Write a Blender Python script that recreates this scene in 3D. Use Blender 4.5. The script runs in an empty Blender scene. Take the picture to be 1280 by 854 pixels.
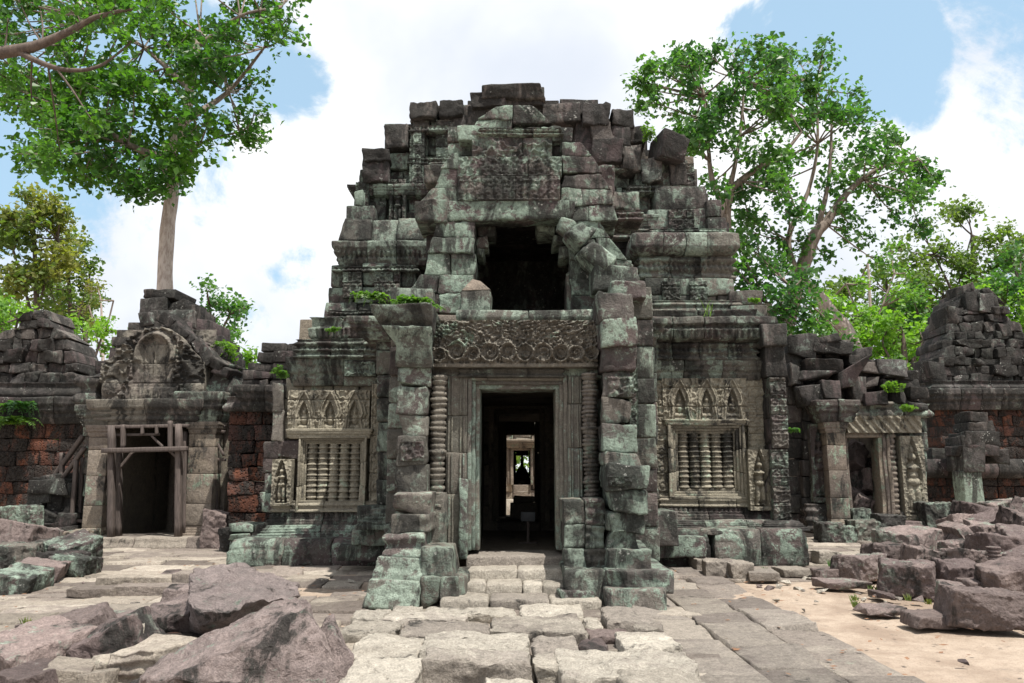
import bpy, bmesh, math, random
import numpy as np
from mathutils import Vector, Matrix
random.seed(7); RNG = np.random.default_rng(11)
rad = math.radians
SC = bpy.context.scene
COL = SC.collection

# ------------------------------------------------------------------ camera
cd = bpy.data.cameras.new('camera'); cam = bpy.data.objects.new('camera', cd); COL.objects.link(cam)
cd.sensor_width = 36; cd.lens = 28; cd.clip_end = 2000; cd.clip_start = .05
PITCH, YAW = rad(9.3), rad(.62)
cam.location = (0, 0, 1.6); cam.rotation_euler = (rad(90) + PITCH, 0, YAW)
SC.camera = cam

# ------------------------------------------------------------------ sky and sun
SUN_TO = Vector((.27, -.29, 1.0)).normalized()           # towards the sun: high, a little behind and right of the camera
EL = math.asin(SUN_TO.z); AZ = math.atan2(SUN_TO.x, SUN_TO.y)
sd = bpy.data.lights.new('sun', 'SUN'); sun = bpy.data.objects.new('sun', sd); COL.objects.link(sun)
sd.energy = 5.0; sd.angle = rad(.5); sd.color = (1, .95, .87)
sun.rotation_euler = SUN_TO.to_track_quat('Z', 'Y').to_euler()
SC.view_settings.view_transform = 'Standard'; SC.view_settings.look = 'None'
SC.view_settings.gamma = 1; SC.view_settings.exposure = 0.55

class NT:
    """small helper around a node tree"""
    def __init__(s, nt): s.nt = nt
    def n(s, t, **k):
        x = s.nt.nodes.new(t)
        for a, b in k.items(): setattr(x, a, b)
        return x
    def put(s, sock, v):
        if hasattr(v, 'is_output'): s.nt.links.new(v, sock)
        elif v is not None:
            if isinstance(v, (tuple, list)) and len(v) == 3 and sock.type == 'RGBA': v = (*v, 1)
            sock.default_value = v
    def m(s, op, a, b=None, c=None, clamp=False):
        x = s.n('ShaderNodeMath', operation=op, use_clamp=clamp)
        for i, v in enumerate((a, b, c)):
            if v is not None: s.put(x.inputs[i], v)
        return x.outputs[0]
    def vm(s, op, a, b=None):
        x = s.n('ShaderNodeVectorMath', operation=op); s.put(x.inputs[0], a)
        if b is not None: s.put(x.inputs[1], b)
        return x.outputs['Value'] if op in ('DOT_PRODUCT', 'LENGTH') else x.outputs[0]
    def mix(s, f, a, b, mode='MIX'):
        x = s.n('ShaderNodeMix', data_type='RGBA', blend_type=mode)
        s.put(x.inputs[0], f); s.put(x.inputs[6], a); s.put(x.inputs[7], b); return x.outputs[2]
    def noise(s, vec, scale, detail=4, rough=.55, dist=0.):
        x = s.n('ShaderNodeTexNoise'); s.put(x.inputs['Vector'], vec)
        x.inputs['Scale'].default_value = scale; x.inputs['Detail'].default_value = detail
        x.inputs['Roughness'].default_value = rough; x.inputs['Distortion'].default_value = dist
        return x.outputs[0]
    def step(s, v, lo, hi):
        x = s.n('ShaderNodeMapRange', interpolation_type='SMOOTHSTEP'); s.put(x.inputs[0], v)
        x.inputs[1].default_value = lo; x.inputs[2].default_value = hi; return x.outputs[0]

def R3():                                                # camera axes
    m = cam.rotation_euler.to_matrix(); return m.col[0].copy(), m.col[1].copy(), -m.col[2].copy()
RX, UPV, FW = R3(); F = 28 / 36 * 1280
def ray(u, v): return FW * F + RX * (u - 640) + UPV * (427 - v)
def P(u, v, Y):
    d = ray(u, v); return Vector((0, 0, 1.6)) + d * (Y / d.y)
def G(u, v, z=0.):
    d = ray(u, v); return Vector((0, 0, 1.6)) + d * ((z - 1.6) / d.z)

w = bpy.data.worlds.new('World'); SC.world = w; w.use_nodes = True
T = NT(w.node_tree); w.node_tree.nodes.clear()
sky = T.n('ShaderNodeTexSky', sky_type='NISHITA'); sky.sun_disc = False
sky.sun_elevation = EL; sky.sun_rotation = AZ; sky.air_density = 1.0; sky.dust_density = 1.2; sky.ozone_density = 1.0
gen = T.n('ShaderNodeTexCoord').outputs['Generated']
dirn = T.vm('NORMALIZE', gen)
nz = T.noise(dirn, 3.0, 10, .6, .6); nz2 = T.noise(dirn, 11., 8, .68, .4)
hole = None
for (u, v, r, amt) in ((60, 90, 13, 1), (250, 70, 7, .9), (340, 110, 4, .8), (20, 230, 5, .8), (372, 345, 3.4, .75), (320, 405, 3, .7), (1010, 45, 4, 1), (1100, 70, 4.2, 1), (950, 55, 3, .8), (1150, 125, 2.2, .75), (1120, 20, 2.5, .8),
                       (1250, 350, 2.5, .5), (1500, -100, 12, 1), (-500, 200, 16, 1)):
    d = ray(u, v).normalized()
    k = T.m('DIVIDE', T.m('SUBTRACT', T.vm('DOT_PRODUCT', dirn, tuple(d)), math.cos(rad(r * 1.35))), math.cos(rad(r * .35)) - math.cos(rad(r * 1.35)))
    k = T.m('MULTIPLY', T.m('MINIMUM', T.m('MAXIMUM', k, 0.), 1.), amt)
    hole = k if hole is None else T.m('MAXIMUM', hole, k)
cv = T.m('ADD', T.m('SUBTRACT', T.m('MULTIPLY', nz, 2.2), .6), T.m('MULTIPLY', T.m('SUBTRACT', nz2, .5), .9))
cl = T.step(T.m('SUBTRACT', T.m('ADD', cv, .22), T.m('MULTIPLY', hole, .95)), -.03, .25)
shade = T.step(T.noise(dirn, 3.4, 5, .5, .2), .35, .7)
cloudcol = T.mix(shade, (7.9, 8.0, 8.1), (5.6, 6.0, 6.7))
blue = T.mix(.62, T.mix(1., sky.outputs[0], (1.25, 1.3, 1.25), 'MULTIPLY'), (4.0, 5.8, 7.2))
bg = T.n('ShaderNodeBackground'); T.put(bg.inputs[0], T.mix(cl, blue, cloudcol)); bg.inputs[1].default_value = .1
out = T.n('ShaderNodeOutputWorld'); w.node_tree.links.new(bg.outputs[0], out.inputs[0])

# ------------------------------------------------------------------ materials
def new_mat(name):
    m = bpy.data.materials.new(name); m.use_nodes = True; m.node_tree.nodes.clear()
    t = NT(m.node_tree); b = t.n('ShaderNodeBsdfPrincipled'); o = t.n('ShaderNodeOutputMaterial')
    m.node_tree.links.new(b.outputs[0], o.inputs[0]); return m, t, b, o
def blk(t):
    a = t.n('ShaderNodeAttribute', attribute_name='blk')
    s = t.n('ShaderNodeSeparateColor'); t.put(s.inputs[0], a.outputs['Color']); return s.outputs
def stone(name, A, B, lich=(.23, .30, .235), L=.5, stain=.5, spots=.5, tan=None, bump=1., pit=0., purple=.35, vary=.55, off=1.6):
    """weathered sandstone: two body colours, mint lichen, purple bare patches, black weather stains, pale lichen spots"""
    m, t, b, o = new_mat(name); at = t.n('ShaderNodeAttribute', attribute_name='blk')
    pos0 = t.n('ShaderNodeNewGeometry').outputs['Position']; r, g, bb = blk(t)[:3]
    pos = t.vm('ADD', pos0, t.vm('MULTIPLY', at.outputs['Color'], (off, off, off)))      # each stone was quarried and laid on its own
    C = lambda v, k: t.m('ADD', t.m('MULTIPLY', t.m('SUBTRACT', v, .5), k), .5)
    big = C(t.noise(pos0, .5, 3, .5), 2.2); n1 = C(t.noise(pos, 1.5, 9, .68, .5), 2.); n2 = C(t.noise(t.vm('ADD', pos, (9, 4, 7)), 3.1, 8, .7, .6), 2.)
    n3 = C(t.noise(pos, 13., 8, .75), 1.9); n4 = C(t.noise(pos, 55., 3, .7), 1.8)
    c = t.mix(t.step(t.m('ADD', t.m('MULTIPLY', g, .5), t.m('MULTIPLY', n2, .5)), .35, .65), A, B)
    c = t.mix(t.m('MULTIPLY', t.step(t.m('ADD', t.m('ADD', t.m('MULTIPLY', bb, .5), t.m('MULTIPLY', n1, .5)), t.m('MULTIPLY', n3, .12)), .56, .68), purple), c, (.088, .066, .066))
    lm = t.step(t.m('ADD', t.m('ADD', t.m('MULTIPLY', n2, .5), t.m('MULTIPLY', big, .28)), t.m('ADD', t.m('MULTIPLY', n3, .26), t.m('MULTIPLY', r, .12))), .86 - .50 * L, .96 - .50 * L)
    c = t.mix(t.m('MULTIPLY', lm, .88), c, t.mix(n3, tuple(x * .62 for x in lich), tuple(min(x * 1.25, 1) for x in lich)))
    sv = t.vm('MULTIPLY', pos, (1.6, 1.6, .55)); s1 = C(t.noise(sv, 1.3, 9, .72, .5), 2.0)
    sa = t.m('ADD', t.m('ADD', t.m('MULTIPLY', s1, .62), t.m('MULTIPLY', n3, .22)), t.m('ADD', t.m('MULTIPLY', big, .18), t.m('MULTIPLY', n4, .10)))
    sm = t.step(sa, .79 - .42 * stain, .93 - .42 * stain)
    c = t.mix(t.m('MULTIPLY', sm, .93), c, t.mix(n3, (.012, .013, .013), (.05, .047, .043)))
    vor = t.n('ShaderNodeTexVoronoi'); wp = t.n('ShaderNodeTexNoise'); t.put(wp.inputs['Vector'], pos); wp.inputs['Scale'].default_value = 16; wp.inputs['Detail'].default_value = 4
    t.put(vor.inputs['Vector'], t.vm('ADD', pos, t.vm('MULTIPLY', wp.outputs['Color'], (.09, .09, .09)))); vor.inputs['Scale'].default_value = 15
    sp = t.m('MULTIPLY', t.m('SUBTRACT', 1., t.step(t.m('ADD', vor.outputs['Distance'], t.m('MULTIPLY', n3, .22)), .33, .44)), t.step(t.m('ADD', t.m('MULTIPLY', n1, .6), t.m('MULTIPLY', n2, .4)), .76 - .24 * spots, .88 - .2 * spots))
    c = t.mix(t.m('MULTIPLY', sp, .72), c, (.40, .40, .37))
    br = t.m('ADD', 1 - vary / 2, t.m('MULTIPLY', r, vary)); sh = t.m('MULTIPLY', br, t.m('MULTIPLY', t.m('ADD', .6, t.m('MULTIPLY', n4, .8)), t.m('ADD', .58, t.m('MULTIPLY', n3, .84))))
    cc = t.n('ShaderNodeCombineColor')
    for i in range(3): t.put(cc.inputs[i], sh)
    c = t.mix(1., c, cc.outputs[0], 'MULTIPLY')
    t.put(b.inputs['Base Color'], c); b.inputs['Roughness'].default_value = .9
    b.inputs['Specular IOR Level'].default_value = .2
    h = t.m('ADD', t.m('ADD', t.m('MULTIPLY', n3, .55), t.m('MULTIPLY', n4, .18)), t.m('MULTIPLY', n2, .8))
    if pit:
        v2 = t.n('ShaderNodeTexVoronoi'); t.put(v2.inputs['Vector'], pos); v2.inputs['Scale'].default_value = 16
        h = t.m('ADD', h, t.m('MULTIPLY', t.step(v2.outputs['Distance'], .0, .5), pit))
    bp = t.n('ShaderNodeBump'); bp.inputs['Strength'].default_value = 1.; bp.inputs['Distance'].default_value = .042 * bump
    t.put(bp.inputs['Height'], h); t.put(b.inputs['Normal'], bp.outputs[0])
    return m
M = {}
M['green'] = stone('lichened sandstone', (.11, .105, .092), (.18, .166, .142), (.235, .29, .24), L=.62, stain=.62, spots=.8, purple=.7, vary=.5)
M['tower'] = stone('weathered tower sandstone', (.11, .10, .092), (.175, .158, .138), (.23, .295, .242), L=.66, stain=.66, spots=.85, purple=.75, vary=.5)
M['gable_stone'] = stone('purple green gable sandstone', (.13, .112, .105), (.175, .158, .138), (.22, .29, .235), L=.66, stain=.66, spots=.9, purple=.9, vary=.45, off=.8)
M['beige'] = stone('carved buff sandstone', (.23, .21, .165), (.285, .262, .205), (.25, .30, .23), L=.36, stain=.48, spots=.2, purple=.12, vary=.3, bump=.6, off=.4)
M['dark'] = stone('blackened roof sandstone', (.08, .073, .07), (.135, .118, .108), (.17, .20, .175), L=.46, stain=.84, spots=.8, purple=.8, vary=.6)
M['carve'] = stone('carved lintel sandstone', (.17, .155, .13), (.22, .20, .17), (.21, .28, .22), L=.52, stain=.60, spots=.5, purple=.4, bump=.5, off=.2)
M['laterite'] = stone('red laterite', (.19, .075, .045), (.11, .05, .036), (.12, .13, .10), L=.18, stain=.80, spots=.3, purple=.4, pit=1.5, bump=1.6)
M['rubble'] = stone('fallen purple sandstone', (.225, .178, .165), (.165, .132, .124), (.19, .215, .18), L=.34, stain=.46, spots=.55, purple=.6, vary=.5)
M['boulder'] = stone('foreground purple sandstone', (.29, .237, .222), (.225, .183, .173), (.19, .225, .185), L=.34, stain=.44, spots=.45, purple=.5, vary=.2, bump=1.3, off=.5)
M['gable'] = stone('carved gable sandstone', (.18, .165, .14), (.235, .215, .18), (.21, .25, .20), L=.40, stain=.74, spots=.6, purple=.5, vary=.3, bump=.8, off=.4)
M['mossy'] = stone('purple sandstone with black moss', (.27, .225, .215), (.21, .178, .17), (.17, .22, .175), L=.34, stain=.50, spots=.3, purple=.5, vary=.2, bump=1.5, off=.5)
M['pave'] = stone('worn paving sandstone', (.35, .31, .262), (.28, .245, .205), (.24, .24, .19), L=.14, stain=.18, spots=.15, purple=.5, vary=.5, bump=.9)
M['paver'] = stone('grey paving sandstone', (.27, .24, .205), (.225, .20, .175), (.20, .21, .17), L=.15, stain=.24, spots=.1, purple=.35, vary=.35, bump=.8)
M['pale'] = stone('sun bleached sandstone', (.42, .385, .33), (.33, .30, .255), (.30, .29, .23), L=.12, stain=.30, spots=.1, purple=.4, vary=.35, bump=1.)
M['column'] = stone('buff column sandstone', (.25, .21, .165), (.21, .18, .15), (.22, .28, .21), L=.40, stain=.46, spots=.2, purple=.35, vary=.3, bump=.6, off=.5)
M['jamb'] = stone('green grey jamb sandstone', (.14, .135, .115), (.18, .17, .14), (.20, .255, .215), L=.60, stain=.40, spots=.1, purple=.3, vary=.3, bump=.5, off=.6)
M['inner'] = stone('dark inner sandstone', (.15, .135, .11), (.19, .165, .13), (.15, .17, .13), L=.2, stain=.4, spots=.1)

def simple(name, A, B, scale=8, rough=.8, bump=.01, stretch=(1, 1, 1), C=None):
    m, t, b, o = new_mat(name); pos = t.n('ShaderNodeNewGeometry').outputs['Position']
    p = t.vm('MULTIPLY', pos, stretch); n = t.noise(p, scale, 7, .65, .2); n2 = t.noise(pos, scale * .13, 5, .6)
    c = t.mix(t.step(n, .35, .65), A, B)
    if C: c = t.mix(t.step(n2, .45, .6), c, C)
    r = blk(t)[0]; c = t.mix(t.m('MULTIPLY', r, .35), c, tuple(x * .5 for x in A))
    t.put(b.inputs['Base Color'], c); b.inputs['Roughness'].default_value = rough
    bp = t.n('ShaderNodeBump'); bp.inputs['Distance'].default_value = bump; t.put(bp.inputs['Height'], n); t.put(b.inputs['Normal'], bp.outputs[0])
    return m
def sandmat():
    m, t, b, o = new_mat('packed sandy earth'); pos = t.n('ShaderNodeNewGeometry').outputs['Position']
    n1 = t.noise(pos, .7, 6, .6, .4); n2 = t.noise(pos, 5., 8, .7); n3 = t.noise(pos, 60., 4, .7)
    c = t.mix(t.step(n2, .35, .65), (.33, .26, .20), (.41, .33, .26)); c = t.mix(t.step(n1, .48, .62), c, (.27, .205, .155)); c = t.mix(t.m('MULTIPLY', t.step(n3, .56, .62), .5), c, (.17, .12, .09))
    c = t.mix(t.m('MULTIPLY', t.step(t.noise(t.vm('ADD', pos, (40, 3, 0)), 1.9, 8, .75), .56, .64), .55), c, (.20, .165, .135))
    t.put(b.inputs['Base Color'], c); b.inputs['Roughness'].default_value = .95
    bp_ = t.n('ShaderNodeBump'); bp_.inputs['Distance'].default_value = .05; t.put(bp_.inputs['Height'], t.m('ADD', n2, t.m('MULTIPLY', n3, .25))); t.put(b.inputs['Normal'], bp_.outputs[0]); return m
M['sand'] = sandmat()
M['wood'] = simple('weathered timber', (.062, .048, .042), (.13, .102, .09), 9, .8, .004, (6, 6, .5))
M['bark'] = simple('pale bark', (.30, .24, .205), (.52, .45, .40), 5, .85, .02, (2, 2, .6))
M['bark_dark'] = simple('dark bark', (.075, .055, .045), (.14, .105, .085), 5, .85, .02, (2, 2, .6))
M['bark_mid'] = simple('brown bark', (.13, .10, .08), (.27, .22, .185), 5, .85, .02, (2, 2, .6))
M['board'] = simple('grey sign board', (.07, .075, .08), (.09, .095, .1), 20, .6, .001)

def leafmat(name, c1, c2, c3, rough=.42, trans=.5):
    m, t, b, o = new_mat(name); r, g, bb = blk(t)[:3]
    pos = t.n('ShaderNodeNewGeometry').outputs['Position']
    c = t.mix(r, c1, c2); c = t.mix(t.step(t.m('ADD', t.noise(pos, .35, 3, .5), t.m('MULTIPLY', g, .25)), .55, .75), c, c3)
    t.put(b.inputs['Base Color'], c); b.inputs['Roughness'].default_value = rough
    tr = t.n('ShaderNodeBsdfTranslucent'); t.put(tr.inputs[0], t.mix(1., c, (1.5, 1.7, .6), 'MULTIPLY'))
    mx = t.n('ShaderNodeMixShader'); mx.inputs[0].default_value = trans
    nl = m.node_tree.links; nl.new(b.outputs[0], mx.inputs[1]); nl.new(tr.outputs[0], mx.inputs[2]); nl.new(mx.outputs[0], o.inputs[0])
    return m
M['leaf_big'] = leafmat('broad glossy leaves', (.045, .125, .02), (.105, .22, .03), (.035, .10, .02))
M['leaf_mid'] = leafmat('mid green leaves', (.05, .13, .035), (.105, .215, .05), (.038, .11, .033))
M['leaf_far'] = leafmat('distant olive leaves', (.09, .145, .035), (.16, .22, .05), (.065, .12, .03), .6)
M['leaf_fern'] = leafmat('fern fronds', (.09, .19, .025), (.16, .28, .04), (.07, .15, .03), .5)
M['leaf_bright'] = leafmat('bright young leaves', (.13, .26, .03), (.20, .34, .045), (.085, .19, .03), .5)
M['leaf_autumn'] = leafmat('yellow brown leaves', (.14, .17, .045), (.23, .21, .06), (.09, .14, .035), .6)

# ------------------------------------------------------------------ numpy noise
def _h(ix, iy, iz, s):
    n = (ix * 374761393 + iy * 668265263 + iz * 2147483647 + s * 1274126177) & 0xffffffff
    n = ((n ^ (n >> 13)) * 1274126177) & 0xffffffff
    return ((n ^ (n >> 16)) & 0xffff) / 65535. * 2 - 1
def vnoise(p, s=0):
    i = np.floor(p).astype(np.int64); f = p - i; f = f * f * (3 - 2 * f)
    r = 0
    for dx in (0, 1):
        for dy in (0, 1):
            for dz in (0, 1):
                wgt = (f[:, 0] if dx else 1 - f[:, 0]) * (f[:, 1] if dy else 1 - f[:, 1]) * (f[:, 2] if dz else 1 - f[:, 2])
                r = r + wgt * _h(i[:, 0] + dx, i[:, 1] + dy, i[:, 2] + dz, s)
    return r
def fbm(p, s=0, o=3, g=.5):
    r = 0; a = 1.
    for k in range(o): r = r + a * vnoise(p * 2 ** k + 17.3 * k, s + k); a *= g
    return r
def ss(x, a, b):
    t = np.clip((x - a) / (b - a), 0, 1); return t * t * (3 - 2 * t)

# ------------------------------------------------------------------ mesh builder
_tmpl = {}
def tmpl(nx, ny, nz):
    k = (nx, ny, nz)
    if k in _tmpl: return _tmpl[k]
    ids = {}; I = []
    def vid(a):
        if a not in ids: ids[a] = len(I); I.append(a)
        return ids[a]
    Fc = []
    n = (nx, ny, nz)
    for ax in range(3):
        b, c = (ax + 1) % 3, (ax + 2) % 3
        for side in (0, n[ax]):
            for i in range(n[b]):
                for j in range(n[c]):
                    q = []
                    for (di, dj) in ((0, 0), (1, 0), (1, 1), (0, 1)):
                        a = [0, 0, 0]; a[ax] = side; a[b] = i + di; a[c] = j + dj; q.append(vid(tuple(a)))
                    if side == 0: q = q[::-1]
                    Fc.append(q)
    _tmpl[k] = (np.array(I), np.array(Fc)); return _tmpl[k]
class MB:
    def __init__(s): s.V = []; s.Q = []; s.T = []; s.C = []; s.A = []; s.n = 0
    def add(s, v, f, col=None, amp=0.):
        v = np.asarray(v, float); f = np.asarray(f)
        (s.Q if f.shape[1] == 4 else s.T).append(f + s.n)
        s.V.append(v); s.n += len(v)
        if col is None: col = np.random.rand(3)
        c = np.broadcast_to(np.asarray(col, float), (len(v), 3)); s.C.append(c)
        s.A.append(np.broadcast_to(np.asarray(amp, float), (len(v),)))
    def build(s, name, mat, parent=None, smooth=True, freq=3., label=None):
        if not s.V: return None
        V = np.concatenate(s.V); A = np.concatenate(s.A); C = np.concatenate(s.C)
        if A.max() > 0:
            for k in range(3):
                V[:, k] += A * fbm(V * freq + 31 * k, 5 + k, 3, .55) if False else 0
            D = np.stack([fbm(V * freq + 31 * k, 5 + k * 7, 3, .6) for k in range(3)], 1); V = V + D * A[:, None]
            D = np.stack([fbm(V * freq * 5 + 13 * k, 50 + k * 7, 2, .6) for k in range(3)], 1); V = V + D * A[:, None] * .42
        me = bpy.data.meshes.new(name); nq = sum(len(q) for q in s.Q); nt_ = sum(len(q) for q in s.T)
        me.vertices.add(len(V)); me.vertices.foreach_set('co', V.ravel())
        li = np.concatenate([q.ravel() for q in s.Q] + [q.ravel() for q in s.T])
        tot = np.concatenate([np.full(nq, 4), np.full(nt_, 3)]); st = np.concatenate([[0], np.cumsum(tot)[:-1]])
        me.loops.add(len(li)); me.loops.foreach_set('vertex_index', li.astype(np.int32))
        me.polygons.add(nq + nt_); me.polygons.foreach_set('loop_start', st.astype(np.int32)); me.polygons.foreach_set('loop_total', tot.astype(np.int32))
        me.polygons.foreach_set('use_smooth', np.full(nq + nt_, smooth))
        at = me.attributes.new('blk', 'FLOAT_COLOR', 'POINT')
        at.data.foreach_set('color', np.concatenate([C, np.ones((len(C), 1))], 1).ravel().astype(np.float32))
        me.update(calc_edges=True); me.validate()
        me.materials.append(M[mat] if isinstance(mat, str) else mat)
        o = bpy.data.objects.new(name, me); COL.objects.link(o)
        if parent is not None:
            o.parent = parent; o.matrix_parent_inverse = Matrix.Translation(-parent.location)
        if label: o['label'] = label
        return o

def rotm(rx, ry, rz): return np.array((Matrix.Rotation(rz, 3, 'Z') @ Matrix.Rotation(ry, 3, 'Y') @ Matrix.Rotation(rx, 3, 'X')))
def block(mb, c, s, n=(4, 3, 3), r=.022, jit=.015, amp=.012, rot=None, prof=None, pd=0., ends=(0, 0), col=None, chip=0., shear=None, teeth=None):
    """stone block: rounded, jittered corners; prof(t) pushes the front face out by pd*prof"""
    I, Fc = tmpl(*n); h = np.array(s) / 2.; p = np.zeros(I.shape)
    for a in range(3):
        e = min(r / h[a], .45); k = n[a]
        if k <= 2: tt = np.linspace(-1, 1, k + 1)
        else: tt = np.concatenate([[-1], np.linspace(-1 + e, 1 - e, k - 1), [1]])
        if prof is not None and a == 2: tt = np.linspace(-1, 1, k + 1)
        p[:, a] = tt[I[:, a]]
    q = p * h; at = np.abs(p) > .999; cnt = at.sum(1)
    q -= np.sign(p) * at * (r * np.where(cnt == 2, .32, np.where(cnt == 3, .45, 0)))[:, None]
    J = (np.random.rand(8, 3) - .5) * 2 * jit
    if chip:
        for _ in range(2):
            if random.random() < chip: J[random.randrange(8)] *= 4
    w_ = (p + 1) / 2; D = 0
    for k in range(8):
        bx, by, bz = k & 1, k >> 1 & 1, k >> 2 & 1
        ww = (w_[:, 0] if bx else 1 - w_[:, 0]) * (w_[:, 1] if by else 1 - w_[:, 1]) * (w_[:, 2] if bz else 1 - w_[:, 2])
        D = D + ww[:, None] * J[k]
    q = q + D
    if prof is not None:
        o = prof(w_[:, 2]) * pd
        if teeth: o = o - teeth[1] * (w_[:, 2] > teeth[2]) * (w_[:, 2] < teeth[3]) * (np.abs(np.sin((q[:, 0] + c[0]) * math.pi / teeth[0])) < .55)
        q[:, 1] -= o * (1 - w_[:, 1])
        if ends[0]: q[:, 0] -= o * (p[:, 0] < -.999)
        if ends[1]: q[:, 0] += o * (p[:, 0] > .999)
    if shear: q[:, 0] += (1 - w_[:, 0]) * (shear[0] * (1 - w_[:, 2]) + shear[1] * w_[:, 2]) + w_[:, 0] * (shear[2] * (1 - w_[:, 2]) + shear[3] * w_[:, 2])
    if rot is not None: q = q @ rotm(*rot).T
    mb.add(q + np.array(c), Fc, col, amp)

def box(mb, x0, x1, y0, y1, z0, z1, **k): block(mb, ((x0 + x1) / 2, (y0 + y1) / 2, (z0 + z1) / 2), (x1 - x0, y1 - y0, z1 - z0), **k)
def pxr(u0, u1, v0, v1, Y):
    um, vm = (u0 + u1) / 2, (v0 + v1) / 2
    return P(u0, vm, Y).x, P(u1, vm, Y).x, P(um, v1, Y).z, P(um, v0, Y).z
def B(mb, u0, u1, v0, v1, Y, d, **k):
    """one block whose front face fills this part of the wall plane at distance Y"""
    x0, x1, z0, z1 = pxr(u0, u1, v0, v1, Y); k.setdefault('amp', .014); k.setdefault('n', (6, 3, 5)); box(mb, x0, x1, Y, Y + d, z0, z1, **k)
def masonry(mb, poly, Y, d, ch=.36, bw=.75, px=True, yj=.03, gap=.006, skip=0., amp=.014, jit=.012, chip=.15, n=(5, 3, 4), r=.02, lean=0., slant=False):
    if len(poly) == 4 and not hasattr(poly[0], '__len__'):
        u0, u1, v0, v1 = poly; poly = [(u0, v0), (u1, v0), (u1, v1), (u0, v1)]
    pts = [(P(u, v, Y).x, P(u, v, Y).z) if px else (u, v) for u, v in poly]
    z0 = min(p[1] for p in pts); z1 = max(p[1] for p in pts); nr = max(1, round((z1 - z0) / ch)); 
    hs = np.array([random.uniform(.8, 1.2) for _ in range(nr)]); hs = hs / hs.sum() * (z1 - z0); z = z0
    for h in hs:
        zm = z + h / 2; xs = []
        for i in range(len(pts)):
            (xa, za), (xb, zb) = pts[i], pts[(i + 1) % len(pts)]
            if (za > zm) != (zb > zm): s_ = (xb - xa) / (zb - za); xs.append((xa + (zm - za) * s_, max(-1.2, min(1.2, s_)) * h / 2 if slant else 0))
        xs.sort()
        for (a, sa_), (b_, sb_) in zip(xs[::2], xs[1::2]):
            L = b_ - a
            if L < .08: continue
            k = max(1, round(L / bw * random.uniform(.8, 1.25))); ws = np.array([random.uniform(.6, 1.4) for _ in range(k)]); ws = ws / ws.sum() * L; x = a
            for wi, ww in enumerate(ws):
                if random.random() >= skip:
                    dy = random.uniform(-yj, yj) - lean * (z - z0)
                    box(mb, x + gap, x + ww - gap, Y + dy, Y + d + dy, z + gap, z + h - gap, n=n, r=r, jit=jit, amp=amp, chip=chip, shear=(-sa_ if wi == 0 else 0, sa_ if wi == 0 else 0, -sb_ if wi == k - 1 else 0, sb_ if wi == k - 1 else 0) if slant else None)
                x += ww
        z += h
def pw(*pts):
    X = [a for a, _ in pts]; Yv = [b for _, b in pts]
    return lambda t: np.interp(t, X, Yv)
CORN = pw((0, 0), (.08, .0), (.1, .15), (.2, .15), (.22, .3), (.3, .38), (.32, .3), (.42, .35), (.44, .62), (.55, .8), (.57, .7), (.66, .72), (.68, .95), (.95, 1), (1, .95))
BASE = pw((0, 1), (.24, 1), (.26, .72), (.34, .85), (.42, .72), (.44, .5), (.5, .42), (.56, .55), (.58, .4), (.7, .22), (.72, .32), (.8, .25), (.82, .05), (1, 0))
BAND = lambda n: (lambda t: .5 + .5 * np.sin(t * n * 2 * math.pi))
def mold(mb, u0, u1, v0, v1, Y, d, prof, pd, seg=.8, nz=18, ends=(1, 1), px=True, amp=.012, skip=0., col=None, yj=.012, nx=4, teeth=None):
    x0, x1, z0, z1 = pxr(u0, u1, v0, v1, Y) if px else (u0, u1, v0, v1); k = max(1, round((x1 - x0) / seg)); e = np.linspace(x0, x1, k + 1)
    if teeth: nx = max(nx, int((x1 - x0) / k / teeth[0] * 5))
    for i in range(k):
        if random.random() < skip: continue
        dy = random.uniform(-yj, yj); a = e[i] + (.004 if i else 0); b_ = e[i + 1] - (.004 if i < k - 1 else 0)
        box(mb, a, b_, Y + dy, Y + d, z0, z1, n=(nx, 3, nz), r=.015, jit=.008, amp=amp, prof=prof, pd=pd, ends=(ends[0] and i == 0, ends[1] and i == k - 1), col=col, teeth=teeth)
def lathe(mb, x, y, z0, z1, rf, seg=10, rings=40, col=None, amp=.004, lean=(0, 0)):
    t = np.linspace(0, 1, rings + 1); rr = rf(t); a = np.arange(seg) * 2 * math.pi / seg + math.pi / seg
    V = np.zeros((rings + 1, seg, 3)); V[..., 0] = x + rr[:, None] * np.cos(a) + lean[0] * t[:, None]; V[..., 1] = y + rr[:, None] * np.sin(a) + lean[1] * t[:, None]
    V[..., 2] = (z0 + (z1 - z0) * t)[:, None]; V = V.reshape(-1, 3)
    i, j = np.meshgrid(np.arange(rings), np.arange(seg), indexing='ij'); a_ = i * seg + j; b_ = i * seg + (j + 1) % seg
    Fc = np.stack([a_, b_, b_ + seg, a_ + seg], -1).reshape(-1, 4); mb.add(V, Fc, col, amp)
    c = np.array([[V[:seg].mean(0)[0], V[:seg].mean(0)[1], z0], [V[-seg:].mean(0)[0], V[-seg:].mean(0)[1], z1]])
    VV = np.concatenate([V[:seg], c[:1]]); jj = np.arange(seg); mb.add(VV, np.stack([(jj + 1) % seg, jj, np.full(seg, seg)], 1), col, 0)
    VV = np.concatenate([V[-seg:], c[1:]]); mb.add(VV, np.stack([jj, (jj + 1) % seg, np.full(seg, seg)], 1), col, 0)
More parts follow.
